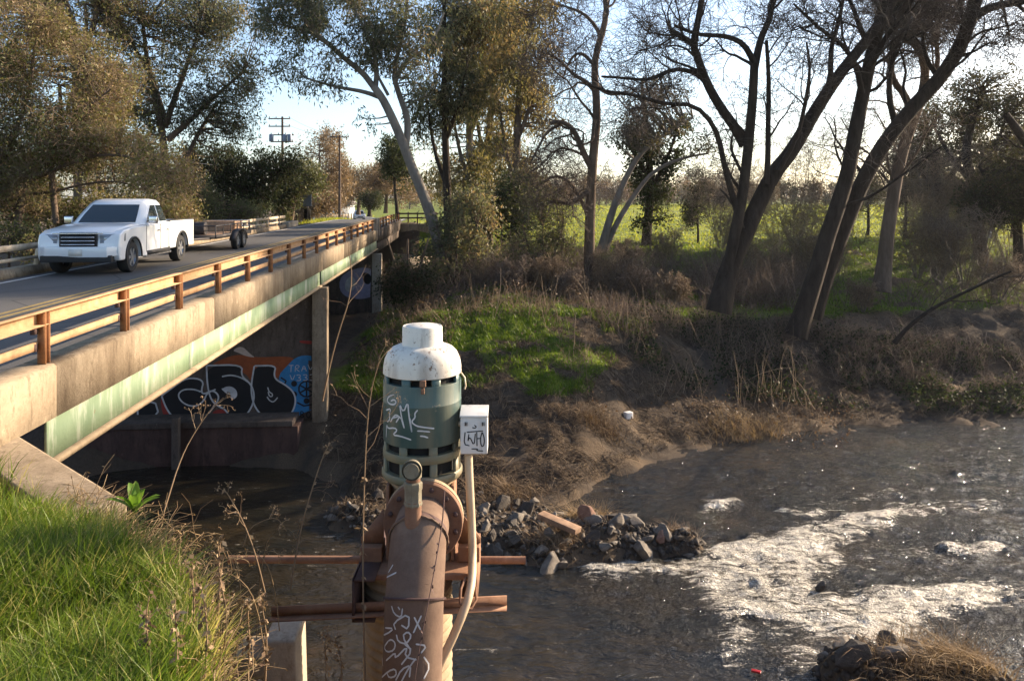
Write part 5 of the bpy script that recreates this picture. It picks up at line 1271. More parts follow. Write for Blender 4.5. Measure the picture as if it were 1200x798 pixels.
bare('snag_tree', 'broken leaning dead trunk poking in at the right edge of the picture', 'tree', [bt], M['bark_dark'], M['twig_dark'], lv(4, 4, 3))
# thin field trunks on the right
for px, py, tp, dd in ((1058,300,255,64), (1086,298,250,66), (1098,300,262,70), (1160,288,240,70), (1014,300,262,70), (1185,292,236,66)):
    limbs = [px_limb(dd, [(px, py), (px + 2, (py + tp) / 2), (px + 4, tp), (px + 2, tp - 55)], 2.6, 1.2, 12)]
    leafy('young_tree', 'thin young tree among the row in the sunny grass on the right', 'tree', dd, limbs, [(px + 2, tp - 40, 26, 28, 0, 2.2)], 70, 1800, (.2, .1), M['bark_dark'], M['leaf_oak'], group='young trees in the field on the right', fuzz=2, twl=1.0)

# ------------------------------------------------------------------ eucalyptus group in the centre
d = 48
limbs = [px_limb(d, [(518,300),(508,262),(495,225),(482,195),(470,162),(458,135),(448,115),(438,102)], 6.8, 4.2, 24, -1),
         px_limb(d, [(475,172),(478,155),(477,135),(468,112),(462,92)], 4.4, 3, 14, .5), px_limb(d, [(462,92),(464,70),(472,45),(476,15),(480,-25)], 3, 1.4, 16, .6),
         px_limb(d, [(462,100),(470,80),(482,66),(498,60),(512,40),(520,15)], 2.6, 1.2, 14, -.5),
         px_limb(d, [(440,105),(425,85),(405,70),(385,52),(362,32),(345,5),(335,-20)], 3.8, 1.6, 18, -1), px_limb(d, [(447,115),(428,108),(405,104),(385,100),(360,92)], 3, 1, 14, -1),
         px_limb(d, [(440,105),(442,80),(436,55),(425,30),(410,0),(400,-20)], 3.2, 1.3, 16, 0), px_limb(d, [(385,52),(365,38),(340,32),(315,26)], 3, 1, 12, -.5), px_limb(d, [(455,112),(442,88),(432,66),(428,50)], 2, .6, 10)]
leafy('eucalyptus_tree', 'pale barked eucalyptus leaning left over the far end of the bridge', 'tree', d, limbs, [(345,30,45,32,0,3), (400,18,50,30,0,3), (370,62,38,22,-1,2.2), (455,20,48,34,0,3), (330,75,22,14,-1,1.5), (375,98,30,13,-1,1.8), (492,50,36,46,0,3), (450,62,34,24,.5,2), (425,150,14,22,0,1.2), (395,-20,90,20,0,4), (425,45,40,30,0,3), (340,5,50,26,0,3), (500,90,26,30,.5,2)], 380, 19000, (.32, .075), M['bark_pale'], M['leaf_euc'], droop=1.2, twl=1.0, sprays=4, cr=.5)
C2 = [(54, [(528,330),(526,280),(524,220),(522,165),(520,110),(522,60),(520,0)], [(524,30,42,42,0,3.5), (540,100,36,40,0,3), (510,130,30,36,1,3), (555,20,34,30,0,3)], M['bark_dark'], 'leaf_euc', 'dark straight eucalyptus trunk just right of the leaning pale one'),
      (57, [(560,330),(556,280),(552,220),(550,160),(550,100),(552,50),(556,-10)], [(560,60,40,46,0,3), (556,140,40,40,0,3), (580,10,36,30,0,3), (545,200,34,34,0,2.6)], M['bark_pale'], 'leaf_eucgold', 'slender pale eucalyptus in the middle of the tall central group'),
      (52, [(600,335),(603,280),(604,220),(606,165),(608,110),(612,70),(622,30),(630,-15)], [(615,40,38,46,0,3), (600,110,40,48,0,3), (625,130,24,40,0,2.2), (600,190,36,36,0,2.5), (632,-5,30,26,0,2.5)], M['bark_brown'], 'leaf_eucgold', 'golden drooping eucalyptus on the right side of the central group'),
      (60, [(575,330),(572,270),(570,200),(574,140),(580,80),(584,30)], [(580,30,46,44,0,4), (575,110,50,50,0,4), (585,190,46,44,0,3.5), (500,180,30,50,2,3)], M['bark_brown'], 'leaf_eucgold', 'hindmost eucalyptus filling the gap behind the central trunks')]
for dd, ln, lb, bk, lm, lab in C2:
    p = ln[3]
    limbs = [px_limb(dd, ln, 6, 2.2, 22), px_limb(dd, [p, (p[0] + 16, p[1] - 40), (p[0] + 26, p[1] - 95)], 3, 1.2, 12, -1), px_limb(dd, [ln[2], (p[0] - 14, p[1] + 10), (p[0] - 22, p[1] - 50)], 3, 1.2, 12, 1)]
    leafy('eucalyptus_tree', lab, 'tree', dd, limbs, lb, 240, 13000, (.36, .085), bk, M[lm], droop=1.6, twl=1.2, sprays=4, cr=.5)
# understory shrubs below the group
SHR = [(44, 588, 335, [(588,262,38,52,0,2), (575,300,46,36,0,2), (600,225,24,26,0,1.4)], 'leaf_dark', 'dark green dense shrub mass under the central eucalyptus', 10000, (.2, .08)),
       (40, 535, 335, [(538,300,46,40,0,2), (512,285,30,30,1,1.5), (552,250,34,36,1,2)], 'leaf_euc', 'grey green shrub beside the foot of the leaning eucalyptus', 8000, (.2, .08)),
       (38, 636, 335, [(638,255,22,48,0,1.6), (622,300,30,34,0,1.6), (650,300,26,26,0,1.4)], 'leaf_shrub', 'pale olive drooping shrub to the left of the gnarled bare tree', 4500, (.18, .05)),
       (36, 478, 350, [(486,318,22,18,0,1.1), (466,335,20,12,0,1)], 'leaf_dark', 'low dark bush by the far abutment of the bridge', 2500, (.15, .07))]
for dd, px, py, lb, lm, lab, nl, sz in SHR:
    limbs = [px_limb(dd, [(px, py), (px + k * .5, py - 30), (px + k, py - 70)], 2.2, .8, 10) for k in (-24, 0, 24)]
    leafy('shrub', lab, 'shrub', dd, limbs, lb, 170, nl, sz, M['bark_brown'], M[lm], droop=.5, twl=.6, fuzz=1, rmax=.03)

# ------------------------------------------------------------------ left of the road
d = 31
limbs = [px_limb(d, [(20,300),(22,265),(24,235),(30,215),(45,205),(58,192),(66,170),(72,140),(70,100)], 7, 2.5, 20, 1), px_limb(d, [(26,226),(15,205),(5,190),(-5,170),(-15,130),(-20,80)], 6, 2.5, 16), px_limb(d, [(66,170),(90,140),(110,120),(130,105)], 3, 1, 12, -1), px_limb(d, [(60,195),(62,225),(66,262)], 4, 4.5, 8), px_limb(d, [(5,190),(20,150),(35,110),(40,60),(45,20)], 4, 1.5, 16), px_limb(d, [(36,212),(70,196),(105,184),(140,180),(180,196),(205,212)], 3, .8, 16, -1.5), px_limb(d, [(26,228),(60,226),(100,215),(140,212),(165,222)], 2.5, .8, 14, 1), px_limb(d, [(66,170),(85,110),(95,70),(80,30)], 2.5, .8, 12, 1)]
leafy('willow_tree', 'large olive tan willow with dark forked trunk behind the white pickup', 'tree', d, limbs, [(30,130,52,70,0,3), (25,40,50,50,0,3), (85,150,55,40,0,3), (130,185,55,38,-1,3), (180,205,44,34,-1,2.6), (60,210,50,30,0,2), (-10,200,40,50,0,3), (60,80,36,50,1,3), (120,90,40,40,1,3), (15,245,40,20,1,2)], 820, 44000, (.14, .055), M['bark_brown'], M['leaf_willow'], droop=.4, twl=.8, fuzz=3, twm=M['twig_tan'], cr=.4, rmax=.022)
d = 46
limbs = [px_limb(d, [(88,290),(92,230),(90,150),(88,85),(96,60),(108,40),(114,10)], 5, 3, 20), px_limb(d, [(90,78),(84,55),(90,35),(80,10),(74,-10)], 4, 2, 12), px_limb(d, [(96,60),(102,35),(100,5)], 3, 1.5, 10)]
leafy('oak_tree', 'tan crowned tree with pale forked limbs above the willow', 'tree', d, limbs, [(105,20,55,36,0,3), (60,10,50,40,0,3), (130,70,40,34,0,3), (20,-10,60,30,0,3), (150,10,40,40,1,3), (60,60,50,40,1,3), (140,110,40,40,0,3)], 360, 15000, (.18, .075), M['bark_brown'], M['leaf_willow'], fuzz=2, twl=.9, twm=M['twig_tan'])
d = 50
limbs = [px_limb(d, [(196,300),(196,250),(194,200),(190,150),(180,110),(172,70),(168,30)], 6, 2, 22), px_limb(d, [(193,150),(205,115),(218,80),(232,40)], 4, 1.4, 14), px_limb(d, [(196,165),(225,140),(250,115),(285,85)], 4, 1.4, 14, 1), px_limb(d, [(194,140),(178,90),(160,60),(150,40)], 3, 1.2, 12), px_limb(d, [(205,300),(212,240),(216,190),(236,150),(255,120)], 4, 1.4, 16, 1)]
leafy('eucalyptus_tree', 'big open crowned eucalyptus with many thin limbs on the left side of the road', 'tree', d, limbs, [(170,50,50,46,0,3.5), (230,30,52,36,0,3.5), (265,80,48,40,0,3.5), (215,100,44,40,0,3), (285,120,26,34,0,2.5), (160,110,40,36,0,3), (300,20,34,26,0,2), (200,-5,80,20,0,3), (280,40,40,30,1,3), (250,150,50,40,1,3), (190,170,50,40,0,3), (130,0,40,40,0,3), (240,-10,60,26,1,3)], 430, 28000, (.24, .075), M['bark_brown'], M['leaf_euc'], droop=.9, twl=1.0, fuzz=1, twm=M['twig_grey'])
limbs = [px_limb(56, [(228,290),(226,240),(228,200)], 4, 2, 12), px_limb(56, [(240,290),(250,240),(262,205)], 3, 1.5, 12), px_limb(56, [(250,290),(285,240),(320,205)], 3, 1.5, 12)]
leafy('evergreen_shrub', 'very dark green spreading evergreen behind the far railing', 'shrub', 56, limbs, [(245,195,38,30,0,3), (285,205,40,26,0,3), (325,198,36,20,0,2.4), (265,235,44,24,0,3), (345,190,22,14,0,2), (230,235,26,30,0,2.5), (305,235,26,22,0,2), (370,185,14,10,0,1.4), (215,185,20,18,0,2)], 330, 15000, (.22, .11), M['bark_dark'], M['leaf_dark'], droop=.2, twl=1.0, fuzz=1)
limbs = [px_limb(62, [(340,268),(345,235),(352,200)], 3, 1, 12)]
leafy('shrub', 'yellow green upright bush next to the dark evergreen beside the road sign', 'shrub', 62, limbs, [(350,215,24,28,0,2.4), (335,235,22,20,0,2), (372,225,18,18,0,2)], 130, 7000, (.22, .1), M['bark_brown'], M['leaf_shrub'], twl=.8, fuzz=1)
limbs = [px_limb(44, [(240,290),(238,262),(236,235)], 2.4, 1, 10), px_limb(44, [(270,290),(268,262),(272,240)], 2.4, 1, 10)]
leafy('shrub', 'pale olive bush low behind the far railing of the bridge', 'shrub', 44, limbs, [(240,240,24,22,0,1.8), (265,250,26,16,0,1.6), (290,252,18,14,0,1.5), (222,225,20,22,0,1.6)], 150, 8000, (.15, .06), M['bark_brown'], M['leaf_shrub'], twl=.5, fuzz=1)
limbs = [px_limb(24, [(10,330),(8,300),(12,280)], 2.4, 1, 10)]
leafy('shrub', 'olive brown bush hanging low behind the white pickup', 'shrub', 33, [px_limb(33, [(px, 320), (px + k, 285), (px + 2 * k, 255)], 2.6, 1, 10) for px, k in ((70, -8), (100, 6), (130, -6), (160, 8), (185, 10))], [(80,258,36,24,0,1.6), (125,255,40,26,0,1.8), (175,256,36,26,0,1.6), (105,285,60,18,0,1.6), (205,250,24,20,0,1.4)], 260, 15000, (.13, .055), M['bark_brown'], M['leaf_willow'], twl=.5, fuzz=2, twm=M['twig_tan'], rmax=.025)
leafy('thicket_tree', 'dense olive brown thicket far behind the white pickup, filling the gap under the willow', 'tree', 58, [px_limb(58, [(px, 280), (px + k, 240), (px + 2 * k, 195)], 2.6, 1, 10) for px, k in ((40, -8), (85, 6), (125, -6), (165, 8))], [(60,215,50,40,0,3), (115,215,46,42,0,3), (170,220,46,38,0,3), (20,215,40,40,0,3), (110,180,50,30,1,3)], 420, 18000, (.2, .09), M['bark_brown'], M['leaf_willow'], twl=.9, fuzz=2, twm=M['twig_tan'])
leafy('shrub', 'low dry bush at the left edge behind the far railing', 'shrub', 27, [px_limb(27, [(12,330),(10,300),(14,280)], 2.4, 1, 10)], [(14,285,34,18,0,1.5), (60,290,30,12,0,1.2)], 80, 3500, (.12, .05), M['bark_brown'], M['leaf_willow'], twl=.4, fuzz=1)
# tan autumn trees up the road
TAN = [(112, 372, 255, [(375,185,34,42,0,5), (392,215,24,30,0,4), (355,215,22,26,0,4)], 'tall tan winter oak behind the two utility poles', .8),
       (128, 420, 252, [(420,215,30,22,0,5), (450,208,26,18,0,5), (400,225,24,20,0,4)], 'rounded tan roadside tree beside the white car', .8),
       (140, 452, 250, [(455,212,24,20,0,5), (470,222,20,22,0,4), (438,226,18,16,0,4)], 'rearmost rounded tan tree where the road disappears', .8),
       (100, 345, 262, [(352,240,26,16,0,3), (378,238,20,14,0,3)], 'low tan thicket tree behind the road sign', .6)]
for dd, px, py, lb, lab, tl in TAN:
    p2 = lb[0]
    limbs = [px_limb(dd, [(px, py), (px + 1, py - 25), (p2[0], p2[1])], 2.4, 1, 14)] + [px_limb(dd, [(px, py - 22), ((px + l[0]) / 2, (py + l[1]) / 2 - 10), (l[0], l[1] - l[3] * .5)], 1.6, .6, 12) for l in lb]
    leafy('tan_tree', lab, 'tree', dd, limbs, lb, 260, 12000, (.30, .16), M['bark_brown'], M['leaf_tan'], twl=1.3, fuzz=2, twm=M['twig_tan'], cr=.6)
limbs = [px_limb(122, [(433,254),(433,244),(434,235)], 2.6, 1.2, 10)]
leafy('small_tree', 'small dark violet grey tree on the grass verge right of the white car', 'tree', 122, limbs, [(435,233,13,10,0,2)], 80, 3500, (.25, .14), M['bark_dark'], M['leaf_dark'], twl=.9, fuzz=2, twm=M['twig_grey'])
limbs = [px_limb(75, [(466,262),(465,240),(462,215),(464,190)], 2.6, 1.2, 12)]
leafy('eucalyptus_tree', 'small dark tree with narrow crown behind the leaning pale eucalyptus', 'tree', 75, limbs, [(462,180,18,22,0,2.4), (470,205,18,20,0,2)], 110, 6000, (.3, .1), M['bark_dark'], M['leaf_dark'], twl=.9)
# far tree line beyond the field
for i, px in enumerate(list(range(590, 860, 8)) + list(range(870, 1260, 17)) + [20, 60, 110, 300, 330, 480, 500, 520, 545, 570]):
    dd = 250 + 60 * rng.random(); x = (px - CX) / F * dd; zb = gz(x, dd); h = 8 + 3 * rng.random()
    if i % 3 == 1: h = 7 + 8 * rng.random(); dd += 50
    if i % 3 == 2: h = 6 + 6 * rng.random()
    yb = HY + (EYE - zb) / dd * F; k = F / dd; kind = i % 3
    limbs = [px_limb(dd, [(px, yb), (px + 1, yb - h * .5 * k), (px, yb - h * .9 * k)], .9, .3, 10)]
    leafy('far_tree', ['pale bare poplar in the distant row beyond the field', 'dark evergreen in the distant row beyond the field', 'brown bare tree in the distant row beyond the field'][kind], 'tree', dd, limbs, [(px, yb - h * .55 * k, (4 if kind == 0 else 11) + 6 * rng.random(), h * (.5 if kind else .42) * k, 0, 2.6)], 60, [900, 2400, 900][kind], (.6, .35), M['bark_grey'], [M['leaf_tan'], M['leaf_dark'], M['leaf_brown']][kind], group=['distant bare poplars', 'distant evergreens', 'distant brown trees'][kind], twl=2.0, fuzz=2, twm=M['twig_grey'], cr=1.2)
# trees standing to the right of the view whose shade falls on the bank
for (x, y, h, lab) in SHADE if 'SHADE' in globals() else ():
    zb = gz(x, y); p0 = np.array([x, y, zb]); pts = [p0, p0 + [.3, 0, h * .35], p0 + [-.2, .3, h * .7], p0 + [.3, 0, h]]
    limbs = [resample(pts, [.4, .3, .2, .08], 18)] + [resample([pts[1], pts[1] + [a, b_, h * .3], pts[1] + [a * 1.7, b_ * 1.7, h * .5]], [.2, .13, .06], 12) for a, b_ in ((-2, 1), (2, .5), (0, -2))]
    cpx = CX + x / y * F; k = F / y
    leafy('oak_tree', 'dense oak to the right of the view shading the mud bank', 'tree', y, limbs, [(cpx, HY + (EYE - zb - h * .62) * k, 3.6 * k, h * .36 * k, 0, 3.5)], 260, 8000, (.26, .15), M['bark_dark'], M['leaf_oak'], group='oaks shading the bank beyond the right side', fuzz=1, twl=1.0)

# ------------------------------------------------------------------ brush, shrubs and grass
def blades(P, h, lean, w, n=3, wind=(0, 0)):
    N = len(P); a = rng.random(N) * 2 * np.pi; dr = np.stack([np.cos(a), np.sin(a), np.zeros(N)], 1); sd = np.stack([-np.sin(a + .6 * rng.normal(size=N)), np.cos(a), np.zeros(N)], 1)
    h = np.broadcast_to(h, (N,)); lean = np.broadcast_to(lean, (N,)); rows = []
    for i in range(n + 1):
        t = i / n; c = P + dr * (lean * h * t ** 1.8)[:, None] + np.array([wind[0], wind[1], 0]) * (h * t * t)[:, None] + np.array([0, 0, 1]) * (h * t * (1 - .28 * lean * t))[:, None]
        ww = (w * (1 - t ** 1.6) * .5)
        ww = np.broadcast_to(ww, (N,))[:, None]
        if i < n: rows += [c - sd * ww, c + sd * ww]
        else: rows += [c]
    v = np.stack(rows, 1); m = v.shape[1]; off = (np.arange(N) * m)[:, None]
    q = np.concatenate([off + np.array([2 * i, 2 * i + 1, 2 * i + 3, 2 * i + 2]) for i in range(n - 1)]); t3 = off + np.array([2 * n - 2, 2 * n - 1, 2 * n])
    return v.reshape(-1, 3), q, t3, m
def scatter(N, fn):
    out = []
    while sum(map(len, out)) < N: out.append(fn(N))
    return np.concatenate(out)[:N]
# near bank grass
def near_pts(N):
    y = 2.6 + 6.4 * rng.random(N); x = (-660 + 1020 * rng.random(N)) / F * y * 1.05
    x = np.minimum(x, 1); e = knots_at(x)[1, 0]
    tx, ty = x - wa[0], y - wa[1]; side = tx * wn[0] + ty * wn[1]
    ok = (y < e + .15) & (side > .34) & (x * V[0] + y * V[1] > -4.05)
    dens_ = fbm(x * 1.3, y * 1.3, 3); bare_ = (np.hypot(x + 4.2, y - 6.4) < .75) | (np.hypot(x + 3.6, y - 6.6) < .3)
    ok &= (dens_ > .30 + .3 * rng.random(N) * sstep(.9, .0, e - y)) & ~(bare_ & (rng.random(N) < .93))
    x, y = x[ok], y[ok]; return np.stack([x, y, ground(x, y)], 1)
Pn = scatter(34000, near_pts)
hh = (.10 + .40 * fbm(Pn[:, 0] * 1.6, Pn[:, 1] * 1.6 + 4, 3)) * (.6 + .8 * rng.random(len(Pn)))
e = knots_at(Pn[:, 0])[1, 0]; dry = sstep(.55, .0, e - Pn[:, 1]); tn = np.clip(.45 + (fbm(Pn[:, 0] * 1.7, Pn[:, 1] * 1.7, 3) - .5) * .7 + rng.normal(size=len(Pn)) * .16, 0, .86)
tn = np.where(rng.random(len(Pn)) < .09 + .10 * (fbm(Pn[:, 0] * 2.2, Pn[:, 1] * 2.2 + 9, 2) > .55) + .72 * dry, .97, tn)
v, q, t3, m = blades(Pn - [0, 0, .02], hh, .2 + .75 * rng.random(len(Pn)), .006 + .008 * rng.random(len(Pn)), 3, (.12, -.05))
b = MB().add(v, q, t3, tint=np.repeat(tn, m)); tag(b.build('bank_grass', M['grass']), 'long bright green grass on the near bank', 'grass', kind='stuff')
# dry tangle along the edge of the near bank
def edge_pts(N, w0=-.35, w1=1.1):
    x = -3.4 + 2.2 * rng.random(N); e = knots_at(x)[1, 0]; y = e + w0 + (w1 - w0) * rng.random(N); tx, ty = x - wa[0], y - wa[1]
    ok = (tx * wn[0] + ty * wn[1] > .0) | (x > -1.8); x, y = x[ok], y[ok]
    return np.stack([x, y, ground(x, y)], 1)
Pe = scatter(2000, edge_pts); Px = np.c_[-2.95 + .28 * rng.normal(size=500), 5.95 + .22 * rng.normal(size=500)]; Pe = np.r_[Pe, np.c_[Px, np.maximum(ground(Px[:, 0], Px[:, 1]), 5.3)]]; N = len(Pe)
P5 = np.empty((N, 5, 3)); P5[:, 0] = Pe; dd_ = nrm(np.c_[rng.normal(size=(N, 2)) * .8 + [.35, .2], .5 + .6 * rng.random(N)]); ln = .12 + .38 * rng.random(N) ** 2
for j in range(1, 5):
    dd_ = nrm(dd_ + rng.normal(size=(N, 3)) * .3 + [0, 0, -.16]); P5[:, j] = P5[:, j - 1] + dd_ * (ln / 4)[:, None]
b = MB().tubes(P5, np.linspace(.0038, .0016, 5)[None] * np.ones((N, 1)), 3, tint=rng.random(N))
ix = rng.integers(0, N, 2500); leaves(b, P5[ix, rng.integers(1, 5, 2500)], .026, .009, .3)
tag(b.build('dry_edge_grass', M['straw']), 'tangle of dry stalks hanging over the edge of the near bank', 'dry grass', kind='stuff')
# far bank: green grass patches, dry litter, dead stalks
def bank_pts(lo, hi, ymin=19, ymax=52, gmin=None, gmax=None, x0=-640, x1=640):
    def fn(N):
        y = ymin * (ymax / ymin) ** rng.random(N); x = (x0 + (x1 - x0) * rng.random(N)) / F * y; z = ground(x, y); c = cover(x, y, z)
        ok = (z > .12) & (c >= lo) & (c <= hi) & (x * V[0] + y * V[1] > -4.0)
        return np.stack([x, y, z], 1)[ok]
    return fn
Pg = np.r_[scatter(50000, bank_pts(.58, 1, 23, 60)), scatter(26000, bank_pts(.58, 1, 23, 42, x0=-220, x1=240))]; n_ = len(Pg)
v, q, t3, m = blades(Pg - [0, 0, .03], (.10 + .22 * fbm(Pg[:, 0], Pg[:, 1], 2)) * (.6 + .8 * rng.random(n_)), .3 + .7 * rng.random(n_), .016 + .00045 * Pg[:, 1], 2)
tag(MB().add(v, q, t3, tint=np.repeat(np.clip(.4 + rng.normal(size=n_) * .22, 0, 1), m)).build('meadow_grass', M['grass']), 'green grass on the far bank', 'grass', kind='stuff')
def field_pts(N):
    y = 50 * (300 / 50) ** rng.random(N); x = (-60 + 720 * rng.random(N)) / F * y; return np.stack([x, y, ground(x, y)], 1)
Pg = field_pts(52000); n_ = len(Pg)
v, q, t3, m = blades(Pg - [0, 0, .03], (.08 + .14 * rng.random(n_)) * (1 + Pg[:, 1] / 200), .3 + .6 * rng.random(n_), .0012 * Pg[:, 1], 2)
tag(MB().add(v, q, t3, tint=np.repeat(np.clip(.5 + rng.normal(size=n_) * .25, 0, 1), m)).build('field_grass', M['grass_field']), 'sunlit yellow green grass of the field', 'grass', kind='stuff')
def verge_pts(N):
    y = 60 * (170 / 60) ** rng.random(N); x = road_x(y) + np.where(rng.random(N) < .97, -1, 1) * (3.3 + 6 * rng.random(N)); return np.stack([x, y, ground(x, y)], 1)
Pg = verge_pts(9000); n_ = len(Pg)
v, q, t3, m = blades(Pg - [0, 0, .03], .18 + .25 * rng.random(n_), .3 + .6 * rng.random(n_), .0012 * Pg[:, 1], 2)
tag(MB().add(v, q, t3, tint=np.repeat(np.clip(.6 + rng.normal(size=n_) * .2, 0, 1), m)).build('verge_grass', M['grass_field']), 'bright grass on the road verge', 'grass', kind='stuff')
# dry grass litter lying on the mud and the bar
Pl = scatter(21000, bank_pts(0, .7, 17.5, 36, x0=-220)); n_ = len(Pl)
keep = (fbm(Pl[:, 0] * .8 + 3, Pl[:, 1] * .8, 3) > .44 + .2 * rng.random(n_) - .14) & ~((Pl[:, 1] < 21.0) & (Pl[:, 0] > -1.5) & (rng.random(n_) < .93)); Pl = Pl[keep]; n_ = len(Pl)
a = rng.random(n_) * np.pi * 2; P3 = np.empty((n_, 3, 3)); P3[:, 0] = Pl + [0, 0, .02]
dr = np.stack([np.cos(a), np.sin(a), .25 * rng.random(n_)], 1); ln = .15 + .45 * rng.random(n_)
P3[:, 1] = P3[:, 0] + dr * (ln * .5)[:, None] + np.array([0, 0, 1]) * (.02 + .05 * rng.random(n_))[:, None]; P3[:, 2] = P3[:, 0] + dr * ln[:, None] + rng.normal(size=(n_, 3)) * [.06, .06, .015]
P3[:, 2, 2] = ground(P3[:, 2, 0], P3[:, 2, 1]) + .02; P3[:, 1, 2] = np.maximum(P3[:, 1, 2], ground(P3[:, 1, 0], P3[:, 1, 1]) + .03)
tag(MB().tubes(P3, np.array([[.008, .006, .004]]) * np.ones((n_, 1)), 3, tint=rng.random(n_) ** 1.5).build('dry_litter', M['litter_straw']), 'matted dry grass and stalks on the mud bank', 'litter', kind='stuff')
# tangled dead brush: many bent stems
def brush(N, fn, hmin, hmax, r, wig=.25, n=5, lean=.4):
    P0 = scatter(N, fn); N = len(P0); P = np.empty((N, n, 3)); P[:, 0] = P0 - [0, 0, .05]; d_ = nrm(np.c_[rng.normal(size=(N, 2)) * lean, np.ones(N)]); ln = hmin + (hmax - hmin) * rng.random(N) ** 1.6
    for j in range(1, n):
        d_ = nrm(d_ + rng.normal(size=(N, 3)) * wig + [0, 0, -.05]); P[:, j] = P[:, j - 1] + d_ * (ln / (n - 1))[:, None]
    return P, np.linspace(r, r * .35, n)[None] * (.6 + .8 * rng.random((N, 1)))
def zone(px0, px1, y0, y1, thr=.42, f=.5):
    def fn(N):
        y = y0 + (y1 - y0) * rng.random(N); x = ((px0 + (px1 - px0) * rng.random(N)) - CX) / F * y; ok = (fbm(x * f + 11, y * f, 3) > thr) & (x * V[0] + y * V[1] > -3.9); x, y = x[ok], y[ok]
        return np.stack([x, y, ground(x, y)], 1)
    return fn
for nm, N, z, h0, h1, r, mt, lab, k2 in (
    ('dead_brush', 4200, zone(560, 960, 36, 47, .44), .6, 2.6, .016, 'twig_grey', 'grey brown leafless brush along the top of the bank below the field', 3),
    ('dead_brush', 1500, zone(840, 1240, 36, 52, .52), .5, 2.8, .015, 'twig_grey', 'brown leafless brush between the trunks on the right bank', 3),
    ('dead_brush', 3200, zone(700, 1240, 30.6, 33.6, .40), .25, 1.2, .011, 'twig_grey', 'dark dead stalks and brambles along the steep cut bank', 3),
    ('dead_brush', 1700, zone(395, 700, 24.5, 37, .50), .25, 1.0, .010, 'twig_tan', 'reddish dead weeds on the grassy slope behind the pump', 2),
    ('dead_brush', 700, zone(470, 660, 36, 42, .4), .6, 2.2, .014, 'twig_grey', 'bare stems at the foot of the central shrubs', 3)):
    P, rr = brush(N, z, h0, h1, r); b = MB().tubes(P, rr, 3, tint=rng.random(len(P)))
    c, cr_ = grow(P, rr, k2, .25, .45, .9, .1, 4, .3, -.03, .6, .004); b.tubes(c, cr_, 3, tint=rng.random(len(c)))
    tag(b.build(nm, M[mt]), lab, 'brush', kind='stuff')
# ivy and bramble leaves on the cut bank and around the trunks
Pz = scatter(10000, zone(740, 1240, 28.9, 33.5, .42)); leafb = MB(); leaves(leafb, Pz + np.c_[rng.normal(size=(len(Pz), 2)) * .1, .05 + .5 * rng.random(len(Pz)) ** 2], .10, .075, 0, .15 + .5 * rng.random(len(Pz)), 1)
tag(leafb.build('ivy_cover', M['leaf_dark']), 'low ivy and bramble leaves over the dark bank', 'ground cover', kind='stuff')
Pz = scatter(9000, zone(395, 1000, 25, 48, .46)); leafb = MB(); leaves(leafb, Pz + np.c_[rng.normal(size=(len(Pz), 2)) * .1, .05 + .7 * rng.random(len(Pz)) ** 2], .09, .05, 0, None, 0)
tag(leafb.build('weed_leaves', M['leaf_brown']), 'withered brown leaves among the weeds on the far bank', 'ground cover', kind='stuff')
# overhanging sod along the cut edge of the far shore
xs_ = .6 + 25.4 * rng.random(4200); ys_ = knots_at(xs_)[6, 0] + .1 + .9 * rng.random(4200) ** 1.3; zs_ = ground(xs_, ys_); kk = zs_ > .02; Pz = np.c_[xs_, ys_, zs_][kk]; n_ = len(Pz)
v, q, t3, m = blades(Pz - [0, 0, .02], .05 + .13 * rng.random(n_) ** 1.5, .7 + 1.0 * rng.random(n_), .016, 2, (-.1, -.5))
tag(MB().add(v, q, t3, tint=np.repeat(rng.random(n_) ** 1.6, m)).build('shore_sod', M['litter_straw']), 'dead sod hanging over the water along the far shore', 'dry grass', kind='stuff')
# tall pale stalks on the cut bank
P, rr = brush(240, zone(520, 960, 28, 32, .46), .4, 2.2, .012, .12, 6, .25)
tag(MB().tubes(P, rr, 3, tint=.5 + .5 * rng.random(len(P))).build('dry_reeds', M['twig_tan']), 'upright pale dead stalks on the bank above the mud', 'dry stalks', kind='stuff')
